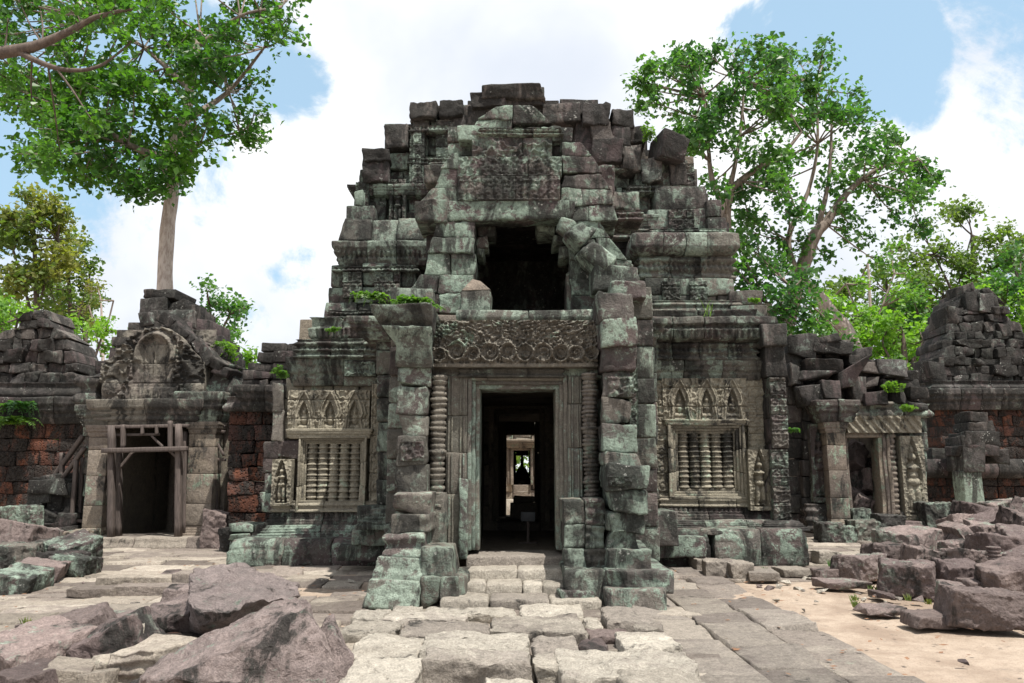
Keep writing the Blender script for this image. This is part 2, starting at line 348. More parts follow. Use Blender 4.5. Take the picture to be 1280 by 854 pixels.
def relief(mb, u0, u1, v0, v1, Y, d, hf, res=.012, px=True, blocks=1., joint=.7, outline=None):
    """carved slab: hf(x,z,W,H) gives the height of the carving above the slab face, in metres"""
    x0, x1, z0, z1 = pxr(u0, u1, v0, v1, Y) if px else (u0, u1, v0, v1); W, H = x1 - x0, z1 - z0
    nx, nz_ = max(4, int(W / res)), max(4, int(H / res)); X, Z = np.meshgrid(np.linspace(0, W, nx + 1), np.linspace(0, H, nz_ + 1))
    h = hf(X, Z, W, H); q = np.stack([X.ravel() * 5 + x0, np.full(X.size, Y * 3.), Z.ravel() * 5 + z0], 1)
    h = h + .012 * fbm(q, 3, 3).reshape(X.shape) + .01 * fbm(q * 5, 9, 2).reshape(X.shape)
    if joint:
        row = np.floor(Z / (joint * .5)); xo = X + row * .37 * joint; dx = np.abs((xo / joint) % 1 - .5) * joint; dz = np.abs((Z / (joint * .5)) % 1 - .5) * joint * .5
        h = h - .03 * (1 - ss(np.minimum(joint / 2 - dx if False else (joint * .5 - dx), joint * .25 - dz), .0, .016))
        bid = (row * 31 + np.floor(xo / joint)).ravel()
    else: bid = np.zeros(X.size)
    V = np.stack([x0 + X, Y - h, z0 + Z], -1).reshape(-1, 3)
    i, j = np.meshgrid(np.arange(nz_), np.arange(nx), indexing='ij'); a = i * (nx + 1) + j
    Fc = np.stack([a, a + 1, a + nx + 2, a + nx + 1], -1).reshape(-1, 4)
    rs = np.random.RandomState(int(abs(x0 * 100 + z0 * 10)) % 9999); tab = rs.rand(997, 3)
    mb.add(V, Fc, tab[(bid.astype(int)) % 997] * .6 + .2)
    # rim back to the slab's depth
    ring = np.concatenate([np.arange(nx + 1), (np.arange(1, nz_ + 1)) * (nx + 1) + nx, nz_ * (nx + 1) + np.arange(nx - 1, -1, -1), np.arange(nz_ - 1, 0, -1) * (nx + 1)])
    Rv = V[ring]; Bk = Rv.copy(); Bk[:, 1] = Y + d; k = len(ring); jj = np.arange(k)
    mb.add(np.concatenate([Rv, Bk]), np.stack([jj, jj + k, (jj + 1) % k + k, (jj + 1) % k], 1), (.5, .5, .5))

def beam(mb, a, b, wd, th=None, amp=.003, col=None):
    a, b = Vector(a), Vector(b); d = b - a; L = d.length; d.normalize(); th = th or wd
    s = d.cross(Vector((0, 1, 0))); s = s.normalized() if s.length > .05 else Vector((1, 0, 0)); t_ = s.cross(d)
    I, Fc = tmpl(3, 3, 8); p = I / np.array([3, 3, 8]) * 2 - 1
    V = np.array((a + b) / 2) + p[:, :1] * np.array(s) * wd / 2 + p[:, 1:2] * np.array(t_) * th / 2 + p[:, 2:] * np.array(d) * L / 2
    if np.linalg.det(np.array([s, t_, d])) < 0: Fc = Fc[:, ::-1]
    mb.add(V, Fc, col, amp)
def tube(mb, pts, rads, seg=8, amp=0., col=None, sub=3):
    P_ = [Vector(p) for p in pts]; Q = []; Rr = []
    for i in range(len(P_) - 1):                         # Catmull-Rom
        p0, p1, p2, p3 = P_[max(i - 1, 0)], P_[i], P_[i + 1], P_[min(i + 2, len(P_) - 1)]
        for k in range(sub):
            t = k / sub; Q.append(.5 * ((2 * p1) + (p2 - p0) * t + (2 * p0 - 5 * p1 + 4 * p2 - p3) * t * t + (3 * p1 - p0 - 3 * p2 + p3) * t ** 3)); Rr.append(rads[i] * (1 - t) + rads[i + 1] * t)
    Q.append(P_[-1]); Rr.append(rads[-1]); n = len(Q); V = []; s = None
    for i in range(n):
        d = (Q[min(i + 1, n - 1)] - Q[max(i - 1, 0)]).normalized()
        s = (Vector((1, .1, .05)) if abs(d.x) < .9 else Vector((0, 0, 1))) if s is None else s
        s = (s - d * s.dot(d)).normalized(); t_ = d.cross(s)
        for k in range(seg):
            a = 2 * math.pi * k / seg; V.append(Q[i] + (s * math.cos(a) + t_ * math.sin(a)) * Rr[i])
    i, j = np.meshgrid(np.arange(n - 1), np.arange(seg), indexing='ij'); a_ = i * seg + j; b_ = i * seg + (j + 1) % seg
    mb.add(np.array(V), np.stack([a_, b_, b_ + seg, a_ + seg], -1).reshape(-1, 4), col, amp)
def hull(mb, pts, bev=.03, cuts=3, amp=.03, col=None):
    bm = bmesh.new()
    for p in pts: bm.verts.new(p)
    r = bmesh.ops.convex_hull(bm, input=bm.verts); bmesh.ops.delete(bm, geom=[g for g in r['geom_interior'] if isinstance(g, bmesh.types.BMVert)], context='VERTS')
    bmesh.ops.dissolve_limit(bm, angle_limit=.06, verts=bm.verts, edges=bm.edges)
    bmesh.ops.bevel(bm, geom=list(bm.edges), offset=bev, segments=2, profile=.6, affect='EDGES', clamp_overlap=True)
    bmesh.ops.triangulate(bm, faces=bm.faces)
    for _ in range(6):
        L = [e for e in bm.edges if e.calc_length() > cuts]
        if not L: break
        bmesh.ops.subdivide_edges(bm, edges=L, cuts=1); bmesh.ops.triangulate(bm, faces=[f for f in bm.faces if len(f.verts) > 3])
    bmesh.ops.recalc_face_normals(bm, faces=bm.faces)
    bm.verts.index_update(); V = np.array([v.co[:] for v in bm.verts]); Fc = np.array([[v.index for v in f.verts] for f in bm.faces]); bm.free()
    mb.add(V, Fc, col, amp)

# ------------------------------------------------------------------ things
def thing(name, label, cat, loc=(0, 0, 0), group=None):
    o = bpy.data.objects.new(name, None); COL.objects.link(o); o.location = loc; o.empty_display_size = .2
    return tag(o, label, cat, group)
def tag(o, label=None, cat=None, group=None, kind=None):
    if label: o['label'] = label
    if cat: o['category'] = cat
    if group: o['group'] = group
    if kind: o['kind'] = kind
    return o
np.random.seed(5)
# ================================================================== GROUND
def ground():
    mb = MB(); xs = np.concatenate([np.linspace(-400, -16, 12), np.linspace(-15, 15, 150), np.linspace(16, 400, 12)])
    ys = np.concatenate([np.linspace(-60, 2.5, 8), np.linspace(3, 25, 130), np.linspace(26, 600, 16)])
    X, Y = np.meshgrid(xs, ys); q = np.stack([X.ravel() * .8, Y.ravel() * .8, X.ravel() * 0], 1)
    near = ((np.abs(X) < 15.5) & (Y < 25.5)).ravel()
    Z = np.where(near, .03 * fbm(q, 2, 3) + .012 * fbm(q * 6, 4, 2), -.02)
    V = np.stack([X.ravel(), Y.ravel(), Z - .05], 1); nx = len(xs)
    i, j = np.meshgrid(np.arange(len(ys) - 1), np.arange(nx - 1), indexing='ij'); a = i * nx + j
    mb.add(V, np.stack([a, a + 1, a + nx + 1, a + nx], -1).reshape(-1, 4), (.5, .5, .5))
    tag(mb.build('ground', 'sand'), kind='structure')
ground()

def pave(name, inside, x0, x1, y0, y1, mat, z=0., dy=.62, dx=.9, zj=.018, slope=0., skip=.02, ang=0., th=.16):
    mb = MB(); y = y0; ca, sa = math.cos(ang), math.sin(ang); cx, cy = (x0 + x1) / 2, (y0 + y1) / 2
    while y < y1:
        h = dy * random.uniform(.7, 1.35); x = x0 - random.uniform(0, dx)
        while x < x1:
            ww = dx * random.uniform(.55, 1.5); mx, my = x + ww / 2 - cx, y + h / 2 - cy
            px_, py_ = cx + mx * ca - my * sa, cy + mx * sa + my * ca
            if inside(px_, py_) and random.random() > skip:
                zz = z + random.uniform(-zj, zj)
                block(mb, (px_, py_, zz - th / 2), (ww + .004, h + .002, th), n=(7, 6, 2), r=.02, jit=.014, amp=.010, rot=(random.gauss(0, .008), random.gauss(0, .008), ang + random.gauss(0, .01)), chip=.3)
            x += ww
        y += h
    return tag(mb.build(name, mat, freq=3.5), kind='structure')
random.seed(3)
# court left of the causeway
pave('pavement', lambda x, y: (x < -1.75 and y < 17.9 and not (x > -2.0 and y > 9)) and (y > 6.8 or x < -3.2) and vnoise(np.array([[x * .7, y * .7, 0]]), 8)[0] > -.8, -11, -1.5, 4.2, 17.9, 'pave', z=.0, dy=.5, dx=.85, zj=.016, ang=.06)
def pave_cols(name, cols, y0, y1, mat, z=.02):
    mb = MB()
    for x0, x1, L in cols:
        y = y0 - random.uniform(0, L)
        while y < y1:
            l = L * random.uniform(.6, 1.4); zz = z + random.uniform(-.012, .012)
            block(mb, ((x0 + x1) / 2, y + l / 2, zz - .09), (x1 - x0 - .01, l - .012, .18), n=(7, 12, 2), r=.018, jit=.022, amp=.014, rot=(random.gauss(0, .006), random.gauss(0, .008), random.gauss(0, .012)), chip=.4); y += l
    return tag(mb.build(name, mat, freq=3.), kind='structure')
pave_cols('pavement', [(1.25, 1.9, 1.1), (1.9, 2.5, .9), (2.5, 3.1, 1.5)], 4.4, 13.6, 'paver')
pave('pavement', lambda x, y: x > 1.4 and 12.6 < y < 20 and (y > 13.2 or x < 4.5) and x < 9, 1.4, 9.5, 12.4, 20, 'pave', z=.02, dy=.6, dx=.9, zj=.02, ang=-.04)
pave('pavement', lambda x, y: abs(x + .1) < 1.7 and 4.3 < y < 10.9, -1.8, 1.5, 4.3, 10.9, 'pave', z=.015, dy=.5, dx=.7, zj=.012)

# ================================================================== THE GATE TOWER
temple = thing('temple_gateway', 'ruined green lichened sandstone temple gateway tower with dark central doorway', 'temple', (0, 11, 0))
def bp(mb, name, mat, par=None, gap=.07, **k):
    """build a part; pieces that do not touch each other become parts of their own"""
    lo = np.array([v.min(0) for v in mb.V]) - gap / 2; hi = np.array([v.max(0) for v in mb.V]) + gap / 2; n = len(lo); gid = np.arange(n)
    for i in range(n):
        t = np.all((lo <= hi[i]) & (hi >= lo[i]), 1); g0 = gid[t].min()
        for g_ in np.unique(gid[t]): gid[gid == g_] = g0
    if len(set(gid)) < 2: return mb.build(name, mat, par or temple, **k)
    offs = np.cumsum([0] + [len(v) for v in mb.V[:-1]]); own = {}
    for f in mb.Q + mb.T: own.setdefault(int(np.searchsorted(offs, f.min(), 'right')) - 1, []).append(f)
    r = None
    for g_ in sorted(set(gid)):
        m2 = MB()
        for i in np.where(gid == g_)[0]:
            for f in own.get(int(i), []): (m2.Q if f.shape[1] == 4 else m2.T).append(f - offs[i] + m2.n)
            m2.V.append(mb.V[i]); m2.C.append(mb.C[i]); m2.A.append(mb.A[i]); m2.n += len(mb.V[i])
        r = m2.build(name, mat, par or temple, **k)
    return r

# ---- hollow core so that light does not pass: walls of the corridor and rooms
ic = MB()
def ib(x0, x1, y0, y1, z0, z1): box(ic, x0, x1, y0, y1, z0, z1, n=(3, 8, 5), r=.02, jit=.01, amp=.02)
XC = .0
ib(-1.9, -.72, 11.55, 15.4, 0, 3.9); ib(.74, 1.9, 11.55, 15.4, 0, 3.9)              # porch flanks
ib(-4.4, -1.1, 15.45, 21.8, 0, 4.6); ib(1.25, 5.0, 15.45, 21.8, 0, 4.6)              # body flanks
ib(-1.9, 1.9, 11.7, 21.8, 2.95, 3.55)                                                # ceiling over the hall
ib(-1.9, 1.9, 16.3, 21.8, 3.5, 7.4)   # behind the upper room
ib(-3.5, 3.9, 17.0, 21.5, 4.5, 8.6)
bp(ic, 'inner_wall', 'inner')
ic = MB(); ib(-1.55, -1.15, 12.55, 16.6, 3.5, 5.9); ib(1.0, 1.45, 12.55, 16.6, 3.5, 5.9); ib(-1.3, 1.25, 12.9, 16.6, 5.9, 6.25); ib(-1.5, 1.45, 16.0, 16.5, 3.5, 6.2); bp(ic, 'upper_room', 'dark')  # darker stone than the hall, so the colour deepens the shade inside
# inner partitions with their door openings
def partition(Y, th, u0, u1, v0, v1, x0=-1.2, x1=1.3, zt=3.0, mat='inner', nm='inner_doorway', trim=True, par=None, n=None):
    a, b_, zb, zt2 = pxr(u0, u1, v0, v1, Y); mb = MB()
    masonry(mb, [(x0, 0), (a, 0), (a, zt), (x0, zt)], Y, th, .45, .7, px=False); masonry(mb, [(b_, 0), (x1, 0), (x1, zt), (b_, zt)], Y, th, .45, .7, px=False)
    masonry(mb, [(a, zt2), (b_, zt2), (b_, zt), (a, zt)], Y, th, .45, 2, px=False)
    if zb > .05: box(mb, a, b_, Y, Y + th, 0, zb, n=(3, 3, 3), amp=.01)
    if trim:
        for q in range(2):
            o = .07 + .11 * q; yy = Y - .05 * (2 - q)
            box(mb, a - o, a - o + .09, yy, Y + .02, zb, zt2 + o, n=(3, 2, 6), r=.01, amp=.006); box(mb, b_ + o - .09, b_ + o, yy, Y + .02, zb, zt2 + o, n=(3, 2, 6), r=.01, amp=.006)
            box(mb, a - o, b_ + o, yy - .004, Y + .02, zt2 + o - .09, zt2 + o, n=(6, 2, 3), r=.01, amp=.006)
    return mb
bp(partition(16.6, .7, 622, 676, 516, 652), 'inner_doorway', 'inner')
bp(partition(21.8, .7, 632, 669, 543, 652), 'inner_doorway', 'inner')
fl = MB(); box(fl, -1.2, 1.3, 11.6, 22.6, .02, .42, n=(6, 14, 2), amp=.02); bp(fl, 'inner_floor', 'inner')

# ---- plinths of the two side walls
random.seed(21); np.random.seed(21)
pl = MB(); PL = pw((0, .9), (.55, 1), (.62, .75), (.72, .85), (.85, .55), (1, 0))
mold(pl, 292, 478, 674, 707, 14.2, 1.2, PL, .09, seg=.85, nz=14, amp=.028); mold(pl, 332, 472, 656, 674, 14.75, .8, BASE, .14, seg=.9)
mold(pl, 340, 470, 638, 657, 14.9, .6, BASE, .10, seg=.9, teeth=(.09, .03, .6, .85))
mold(pl, 815, 880, 661, 708, 14.1, 1.3, PL, .08, seg=.85, nz=16, amp=.016); mold(pl, 897, 1003, 661, 708, 14.1, 1.3, PL, .08, seg=.8, nz=16, amp=.016); mold(pl, 878, 899, 661, 668, 14.1, 1.3, PL, .05); box(pl, *pxr(878, 899, 668, 708, 14.9)[:2], 14.9, 15.3, 0, .5); mold(pl, 828, 986, 650, 662, 14.55, .8, BASE, .12, seg=.8); mold(pl, 838, 976, 632, 651, 14.85, .6, BASE, .12, seg=.8, teeth=(.09, .03, .6, .85))
bp(pl, 'plinth', 'tower')
# drain hole: dark recess block in front of right plinth
ledge = MB()
B(ledge, 812, 882, 672, 698, 13.7, .5, n=(8, 3, 5)); B(ledge, 420, 480, 680, 703, 13.4, .6, n=(6, 3, 5), jit=.05); B(ledge, 440, 492, 660, 682, 13.2, 1.2); B(ledge, 447, 490, 632, 662, 13.7, 1.0); B(ledge, 806, 848, 640, 682, 13.4, 1.1); bp(ledge, 'plinth_block', 'tower')

# ---- side walls, built of courses round the carved panels
wl = MB()
masonry(wl, [(325, 640), (352, 500), (362, 472), (490, 472), (490, 640)], 15.08, .5, .38, .6)
masonry(wl, [(322, 640), (336, 600), (352, 500), (352, 640)], 14.98, .5, .5, .5)
w2 = MB()
for v0, v1, a, b_ in ((480, 516, 340, 352), (514, 550, 338, 353), (550, 572, 345, 376), (572, 592, 330, 345), (590, 616, 330, 342), (614, 640, 326, 342), (552, 575, 330, 346)): B(w2, a, b_, v0, v1, 14.9, .3, amp=.03, jit=.03, chip=.5)
bp(w2, 'wall_edge', 'tower')
masonry(wl, [(808, 640), (808, 468), (975, 468), (985, 640)], 15.08, .5, .38, .6)
bp(wl, 'side_wall', 'beige')
def ogee(X, Z, cx, zb, wd, ht):
    """signed distance-like value: < 0 inside a pointed lobed arch"""
    x = np.abs(X - cx) / wd; z = (Z - zb) / ht
    edge = np.interp(z, [-.2, 0, .35, .45, .6, .8, 1.0], [.62, .62, .5, .62, .55, .32, 0.0])
    return np.where(z > 1, 1, np.where(z < 0, 1, x - edge)) * wd
def fol(X, Z, sc=9., s=3, a=.02):
    q = np.stack([X.ravel() * sc, Z.ravel() * 0 + s * 7.7, Z.ravel() * sc], 1); r = fbm(q, s, 2, .6).reshape(X.shape)
    return a * (1 - np.clip(np.abs(r) * 3.2, 0, 1.4))
def figure(X, Z, cx, zb, h, a=.07, stand=True):
    """relief of a standing or seated figure, height h"""
    x = (X - cx) / h; z = (Z - zb) / h; m = 0
    def el(ex, ez, rx, rz, k=1.): return k * np.sqrt(np.clip(1 - ((x - ex) / rx) ** 2 - ((z - ez) / rz) ** 2, 0, 1))
    if stand:
        parts = [el(0, .84, .055, .07, .9), el(0, .95, .035, .08, .6), el(0, .68, .095, .075, .8), el(0, .57, .07, .08, .7), el(0, .47, .10, .08, .85), el(-.045, .25, .055, .26, .7), el(.045, .25, .055, .26, .7), el(0, .28, .10, .22, .45), el(-.05, .03, .05, .03, .7), el(.05, .03, .05, .03, .7),
                 el(-.125, .62, .028, .13, .55), el(.125, .62, .028, .13, .55), el(.15, .5, .03, .07, .5), el(-.14, .48, .028, .08, .5), el(-.045, .68, .035, .035, 1.), el(.045, .68, .035, .035, 1.), el(0, .76, .03, .05, .6)]
    else:
        parts = [el(0, .8, .1, .13, .9), el(0, .95, .05, .1, .5), el(0, .5, .17, .25, .8), el(-.22, .42, .06, .2, .6), el(.22, .42, .06, .2, .6), el(-.14, .14, .22, .12, .85), el(.14, .14, .22, .12, .85)]
    for p in parts: m = np.maximum(m, p)
    return a * m
def niche_panel(X, Z, W, H):
    h = .03 + fol(X, Z, 10, 4, .03)
    for k, f in enumerate((.2, .52, .82)):
        cx = W * f; d = ogee(X, Z, cx, H * .1, W * .17, H * .88)
        rim = np.exp(-(d / .018) ** 2) * .05 + (np.abs(d - .05) < .014) * .02; h = np.where(d < .06, .045, h) + rim
        d2 = ogee(X, Z, cx, H * .16, W * .105, H * .62); h = np.where(d2 < 0, -.06, h) + np.exp(-((d2) / .014) ** 2) * .03
        h = np.maximum(h, np.where(d2 < .0, -.06 + figure(X, Z, cx, H * .14, H * .5, .10, False), -9))
    h = h + .03 * (Z < H * .1) + .025 * (np.abs(Z - H * .1) < .012)
    return h
def strip_orn(X, Z, W, H):
    p = W * 1.1; zz = (Z % p) / p - .5; r = np.sqrt(((X - W / 2) / W) ** 2 + zz ** 2)
    return .018 * (np.abs(r - .3) < .07) + .02 * (r < .13) + .02 * ((X < W * .1) | (X > W * .9)) + fol(X, Z, 22, 6, .01)
def wf(X, Z, W, H): return fol(X, Z, 13, 8, .022) + .02 * (np.abs((Z % .25) - .125) > .115)
cp = MB(); relief(cp, 360, 462, 488, 547, 14.9, .3, niche_panel); relief(cp, 828, 934, 473, 532, 14.9, .3, niche_panel); bp(cp, 'niche_panel', 'beige')
cp = MB(); relief(cp, 463, 481, 480, 640, 14.9, .3, strip_orn); relief(cp, 934, 962, 470, 566, 14.96, .3, wf); relief(cp, 817, 836, 476, 640, 14.9, .3, strip_orn); relief(cp, 480, 497, 480, 640, 14.3, .3, wf); relief(cp, 803, 815, 480, 640, 14.3, .3, wf); bp(cp, 'carved_strip', 'beige')
# ---- false windows: stepped frame and five turned balusters in front of a sunk slab
def balprof(t):
    k = (t * 11) % 1; return .082 + .010 * np.sin(t * math.pi * 22) - .022 * (k < .12) - .012 * ((k > .5) & (k < .6)) + .006 * (((t * 5) % 1) < .3)
def false_window(u0, u1, v0, v1, Y, seed, st=.05):
    random.seed(seed); x0, x1, z0, z1 = pxr(u0, u1, v0, v1, Y); fr = MB()
    for q in range(4):
        o = q * st; yf = Y - .15 + q * .04; a, b_, c, d_ = x0 + o, x1 - o, z0 + o, z1 - o
        for k in range(3):                                   # rails in three stones each
            e = np.linspace(c, d_, 4); box(fr, a, a + st + .004, yf, Y + .25, e[k], e[k + 1] - .004, n=(3, 3, 5), r=.01, jit=.005, amp=.006); box(fr, b_ - st - .004, b_, yf, Y + .25, e[k], e[k + 1] - .004, n=(3, 3, 5), r=.01, jit=.005, amp=.006)
        box(fr, a, b_, yf - .002, Y + .25, d_ - st - .004, d_ + .002, n=(8, 3, 3), r=.01, jit=.005, amp=.006); box(fr, a, b_, yf - .002, Y + .25, c - .002, c + st + .004, n=(8, 3, 3), r=.01, jit=.005, amp=.006)
    o = 4 * st; box(fr, x0 + o - .02, x1 - o + .02, Y + .16, Y + .4, z0 + o - .02, z1 - o + .02, n=(4, 2, 4), amp=.004)
    f = bp(fr, 'false_window', 'beige'); n = 5
    for k in range(n):
        b = MB(); xx = x0 + o + (x1 - x0 - 2 * o) * (k + .5) / n; lathe(b, xx, Y + .05, z0 + o, z1 - o, lambda t: balprof(t) * (x1 - x0 - 2 * o) / n / .172, 12, 110); b.build('baluster', M['beige'], f)
false_window(374, 459, 546, 640, 14.96, 5, .033); false_window(834, 930, 529, 624, 14.96, 9, .048)
sl = MB(); mold(sl, 340, 470, 626, 640, 14.86, .4, BAND(2), .03, seg=.8); mold(sl, 826, 968, 620, 634, 14.84, .4, BAND(2), .03, seg=.8); mold(sl, 362, 462, 536, 548, 14.84, .3, CORN, .06, seg=1.2); mold(sl, 832, 930, 524, 533, 14.84, .3, CORN, .05, seg=1.2); bp(sl, 'string_moulding', 'beige')
def devata_panel(flip=1):
    def f(X, Z, W, H):
        d = ogee(X, Z, W / 2, H * .06, W * .56, H * .96); h = np.where(d < 0, -.13, .03 + fol(X, Z, 15, 3, .01)) + .03 * np.exp(-(d / .015) ** 2)
        return np.where(d < .03, np.maximum(h, -.13 + figure((X - W / 2) * .8 + W / 2, Z, W / 2, H * .07, H * .80, .24)), h) + .02 * (Z < H * .06)
    return f
for u0, u1, v0, v1, Y, lab in ((936, 964, 562, 638, 14.70, 'small carved female figure standing in an arched niche of the right wall'), (340, 364, 574, 632, 14.74, 'worn carved female figure left of the left false window'), (795, 806, 540, 622, 13.6, None), (487, 507, 225, 284, 16.55, None), (782, 800, 238, 276, 16.45, None)):
    d = MB(); relief(d, u0, u1, v0, v1, Y, .3, devata_panel(), joint=0, res=.010); bp(d, 'devata_relief', 'beige' if Y < 15 else 'tower', label=lab)
# ---- wall end pilaster on the right and left
pi = MB(); masonry(pi, [(966, 655), (957, 415), (975, 415), (987, 655)], 14.6, 1.0, .5, .9, chip=.3); mold(pi, 958, 1002, 652, 664, 14.4, .8, BASE, .12)
B(pi, 952, 984, 405, 432, 14.5, .9); B(pi, 955, 982, 432, 470, 14.6, .9, jit=.03); bp(pi, 'corner_pilaster', 'dark')
# ---- main cornice above the walls
co = MB()
mold(co, 366, 495, 447, 482, 14.95, .9, CORN, .12, seg=.8); mold(co, 372, 497, 424, 448, 14.8, 1.2, BAND(3), .08, seg=.7, teeth=(.09, .03, .4, .65))
mold(co, 395, 497, 398, 425, 14.9, 1.4, pw((0, .2), (.1, .8), (.5, 1), (.55, .5), (.9, .55), (1, .9)), .13, seg=.6, teeth=(.11, .04, .1, .5))
mold(co, 806, 950, 450, 475, 14.95, .9, CORN, .12, seg=.7); mold(co, 804, 945, 425, 451, 14.85, 1.1, BAND(3), .06, seg=.6, teeth=(.09, .03, .4, .65))
mold(co, 800, 957, 397, 427, 14.75, 1.5, pw((0, .2), (.1, .8), (.45, 1), (.5, .5), (.6, .4), (.65, .9), (.95, .8), (1, .6)), .22, seg=.55, teeth=(.12, .045, .1, .46))
mold(co, 804, 940, 388, 398, 15.0, 1.3, pw((0, .5), (1, 1)), .1, seg=.9, nz=6)
bp(co, 'cornice', 'green')
# ---- second tier
t2 = MB()
masonry(t2, [(405, 400), (412, 345), (420, 330), (520, 330), (520, 400)], 15.6, 1.6, .42, .55, yj=.05); masonry(t2, [(806, 390), (806, 348), (915, 348), (922, 390)], 15.6, 1.6, .40, .5, yj=.03, jit=.008)
masonry(t2, [(912, 400), (912, 363), (953, 363), (962, 400)], 15.4, 1.4, .32, .6, yj=.07, chip=.4)
bp(t2, 'tower_wall', 'tower')
c2 = MB()
mold(c2, 424, 532, 303, 332, 15.6, 1.6, CORN, .14, seg=.55, teeth=(.10, .035, .3, .6)); mold(c2, 434, 530, 275, 304, 15.75, 1.6, pw((0, 1), (.5, .7), (1, .3)), .14, seg=.5, nz=8, yj=.06)
mold(c2, 800, 914, 318, 350, 15.7, 1.5, BAND(3), .09, seg=.6, teeth=(.1, .04, .38, .66)); mold(c2, 800, 910, 292, 319, 15.6, 1.6, pw((0, .1), (.1, .7), (.2, .8), (.3, 1), (.9, .9), (1, .5)), .2, seg=.5, nz=10)
mold(c2, 815, 925, 376, 390, 15.45, .8, BAND(2), .05, seg=.8)
bp(c2, 'tier_cornice', 'green')
# ---- third tier and the broken crown
random.seed(77); np.random.seed(77)
t3 = MB()
masonry(t3, [(440, 276), (446, 228), (452, 205), (452, 184), (482, 184), (482, 276)], 16.6, 1.5, .42, .5, yj=.12, chip=.5, n=(6, 4, 6), amp=.025); masonry(t3, [(478, 286), (480, 158), (512, 156), (512, 128), (586, 128), (600, 200), (600, 286)], 16.75, 1.6, .45, .5, yj=.12, chip=.4, n=(6, 4, 6), amp=.025)
masonry(t3, [(812, 295), (808, 250), (870, 232), (895, 262), (906, 295)], 16.2, 1.4, .55, .8, yj=.05, chip=.35); masonry(t3, [(796, 300), (796, 205), (858, 198), (872, 240), (830, 300)], 16.7, 1.4, .5, .5, yj=.1, chip=.4)
masonry(t3, [(884, 296), (882, 258), (900, 250), (912, 296)], 16.0, 1.0, .45, .4, chip=.5)
masonry(t3, [(760, 300), (755, 190), (806, 180), (812, 300)], 16.9, 1.4, .5, .5, yj=.08, chip=.4)
masonry(t3, [(428, 300), (434, 262), (448, 240), (470, 270), (470, 300)], 16.2, 1.2, .4, .45, chip=.5, yj=.08)
bp(t3, 'tower_wall', 'tower')
cr = MB()
masonry(cr, [(575, 300), (575, 156), (745, 152), (770, 160), (770, 300)], 16.9, 1.8, .5, .75, yj=.1, chip=.3)
for u0, u1, v0, v1, Y in ((514, 548, 127, 146, 16.5), (545, 547, 130, 146, 16.7), (548, 578, 124, 148, 16.5), (482, 512, 155, 184, 16.4), (451, 484, 184, 200, 16.2), (455, 484, 200, 226, 16.3), (588, 628, 114, 136, 16.4), (586, 632, 132, 158, 16.5), (602, 680, 105, 122, 16.3), (628, 680, 108, 131, 16.45), (630, 690, 128, 158, 16.6), (680, 728, 128, 152, 16.4), (728, 762, 128, 156, 16.3), (763, 792, 137, 158, 16.4), (718, 742, 150, 182, 16.5), (742, 768, 152, 178, 16.35), (766, 790, 156, 182, 16.4), (740, 776, 174, 204, 16.25), (776, 800, 180, 212, 16.4), (786, 808, 158, 178, 16.5), (700, 742, 178, 204, 16.5), (830, 858, 168, 184, 16.3),
                         (805, 832, 196, 226, 16.4), (835, 858, 190, 232, 16.5), (858, 880, 236, 262, 16.3), (556, 598, 146, 200, 16.6)):
    B(cr, u0, u1, v0, v1, Y, 1.3, jit=.022, amp=.038, chip=.35, n=(9, 5, 8), rot=(0, random.gauss(0, .018), random.gauss(0, .04)))
B(cr, 822, 856, 166, 194, 16.0, .9, jit=.06, rot=(.1, .25, .2)); bp(cr, 'tower_crown', 'dark')
hb = MB(); masonry(hb, [(448, 282), (455, 228), (600, 170), (600, 290)], 17.1, 1.2, .5, .8); masonry(hb, [(745, 300), (745, 160), (795, 165), (860, 200), (905, 300)], 17.2, 1.2, .5, .8); masonry(hb, [(575, 160), (590, 125), (690, 125), (790, 150), (790, 180), (575, 180)], 17.3, 1., .5, .8)
masonry(hb, [(415, 400), (432, 280), (912, 280), (915, 400)], 16.4, 1., .5, .8); bp(hb, 'tower_core', 'dark')
for (u0, u1, v0, v1, Y) in ((444, 460, 228, 280, 16.4), (512, 530, 160, 235, 16.5), (795, 812, 215, 280, 16.6)):
    q = MB(); relief(q, u0, u1, v0, v1, Y, .4, lambda X, Z, W, H: .05 * (np.abs(X - W / 2) < W * .3) + wf(X, Z, W, H), joint=.5); bp(q, 'pilaster_relief', 'tower')
for (u0, u1, v0, v1, Y, f_) in ((964, 984, 472, 560, 14.52, wf), (966, 987, 562, 650, 14.52, wf), (460, 486, 206, 228, 16.5, wf), (545, 575, 150, 200, 16.6, wf), (822, 868, 205, 232, 16.6, wf), (828, 850, 352, 376, 15.52, wf), (862, 884, 352, 376, 15.52, wf), (428, 452, 340, 372, 15.5, wf), (468, 500, 338, 372, 15.5, wf), (836, 868, 262, 290, 16.1, wf), (430, 470, 450, 470, 14.8, wf), (760, 792, 470, 496, 10.6, wf), (760, 790, 596, 608, 9.95, wf), (500, 530, 552, 576, 10.66, wf)):
    q = MB(); relief(q, u0, u1, v0, v1, Y, .3, f_, joint=.6); bp(q, 'carved_relief', 'tower')
mm = MB(); mold(mm, 440, 545, 232, 244, 16.5, .8, CORN, .10, seg=.5); mold(mm, 776, 815, 270, 284, 16.3, .9, CORN, .14, seg=.4); mold(mm, 480, 512, 277, 290, 16.3, .8, CORN, .1); mold(mm, 770, 812, 283, 300, 16.2, .9, BAND(2), .1, seg=.5); 
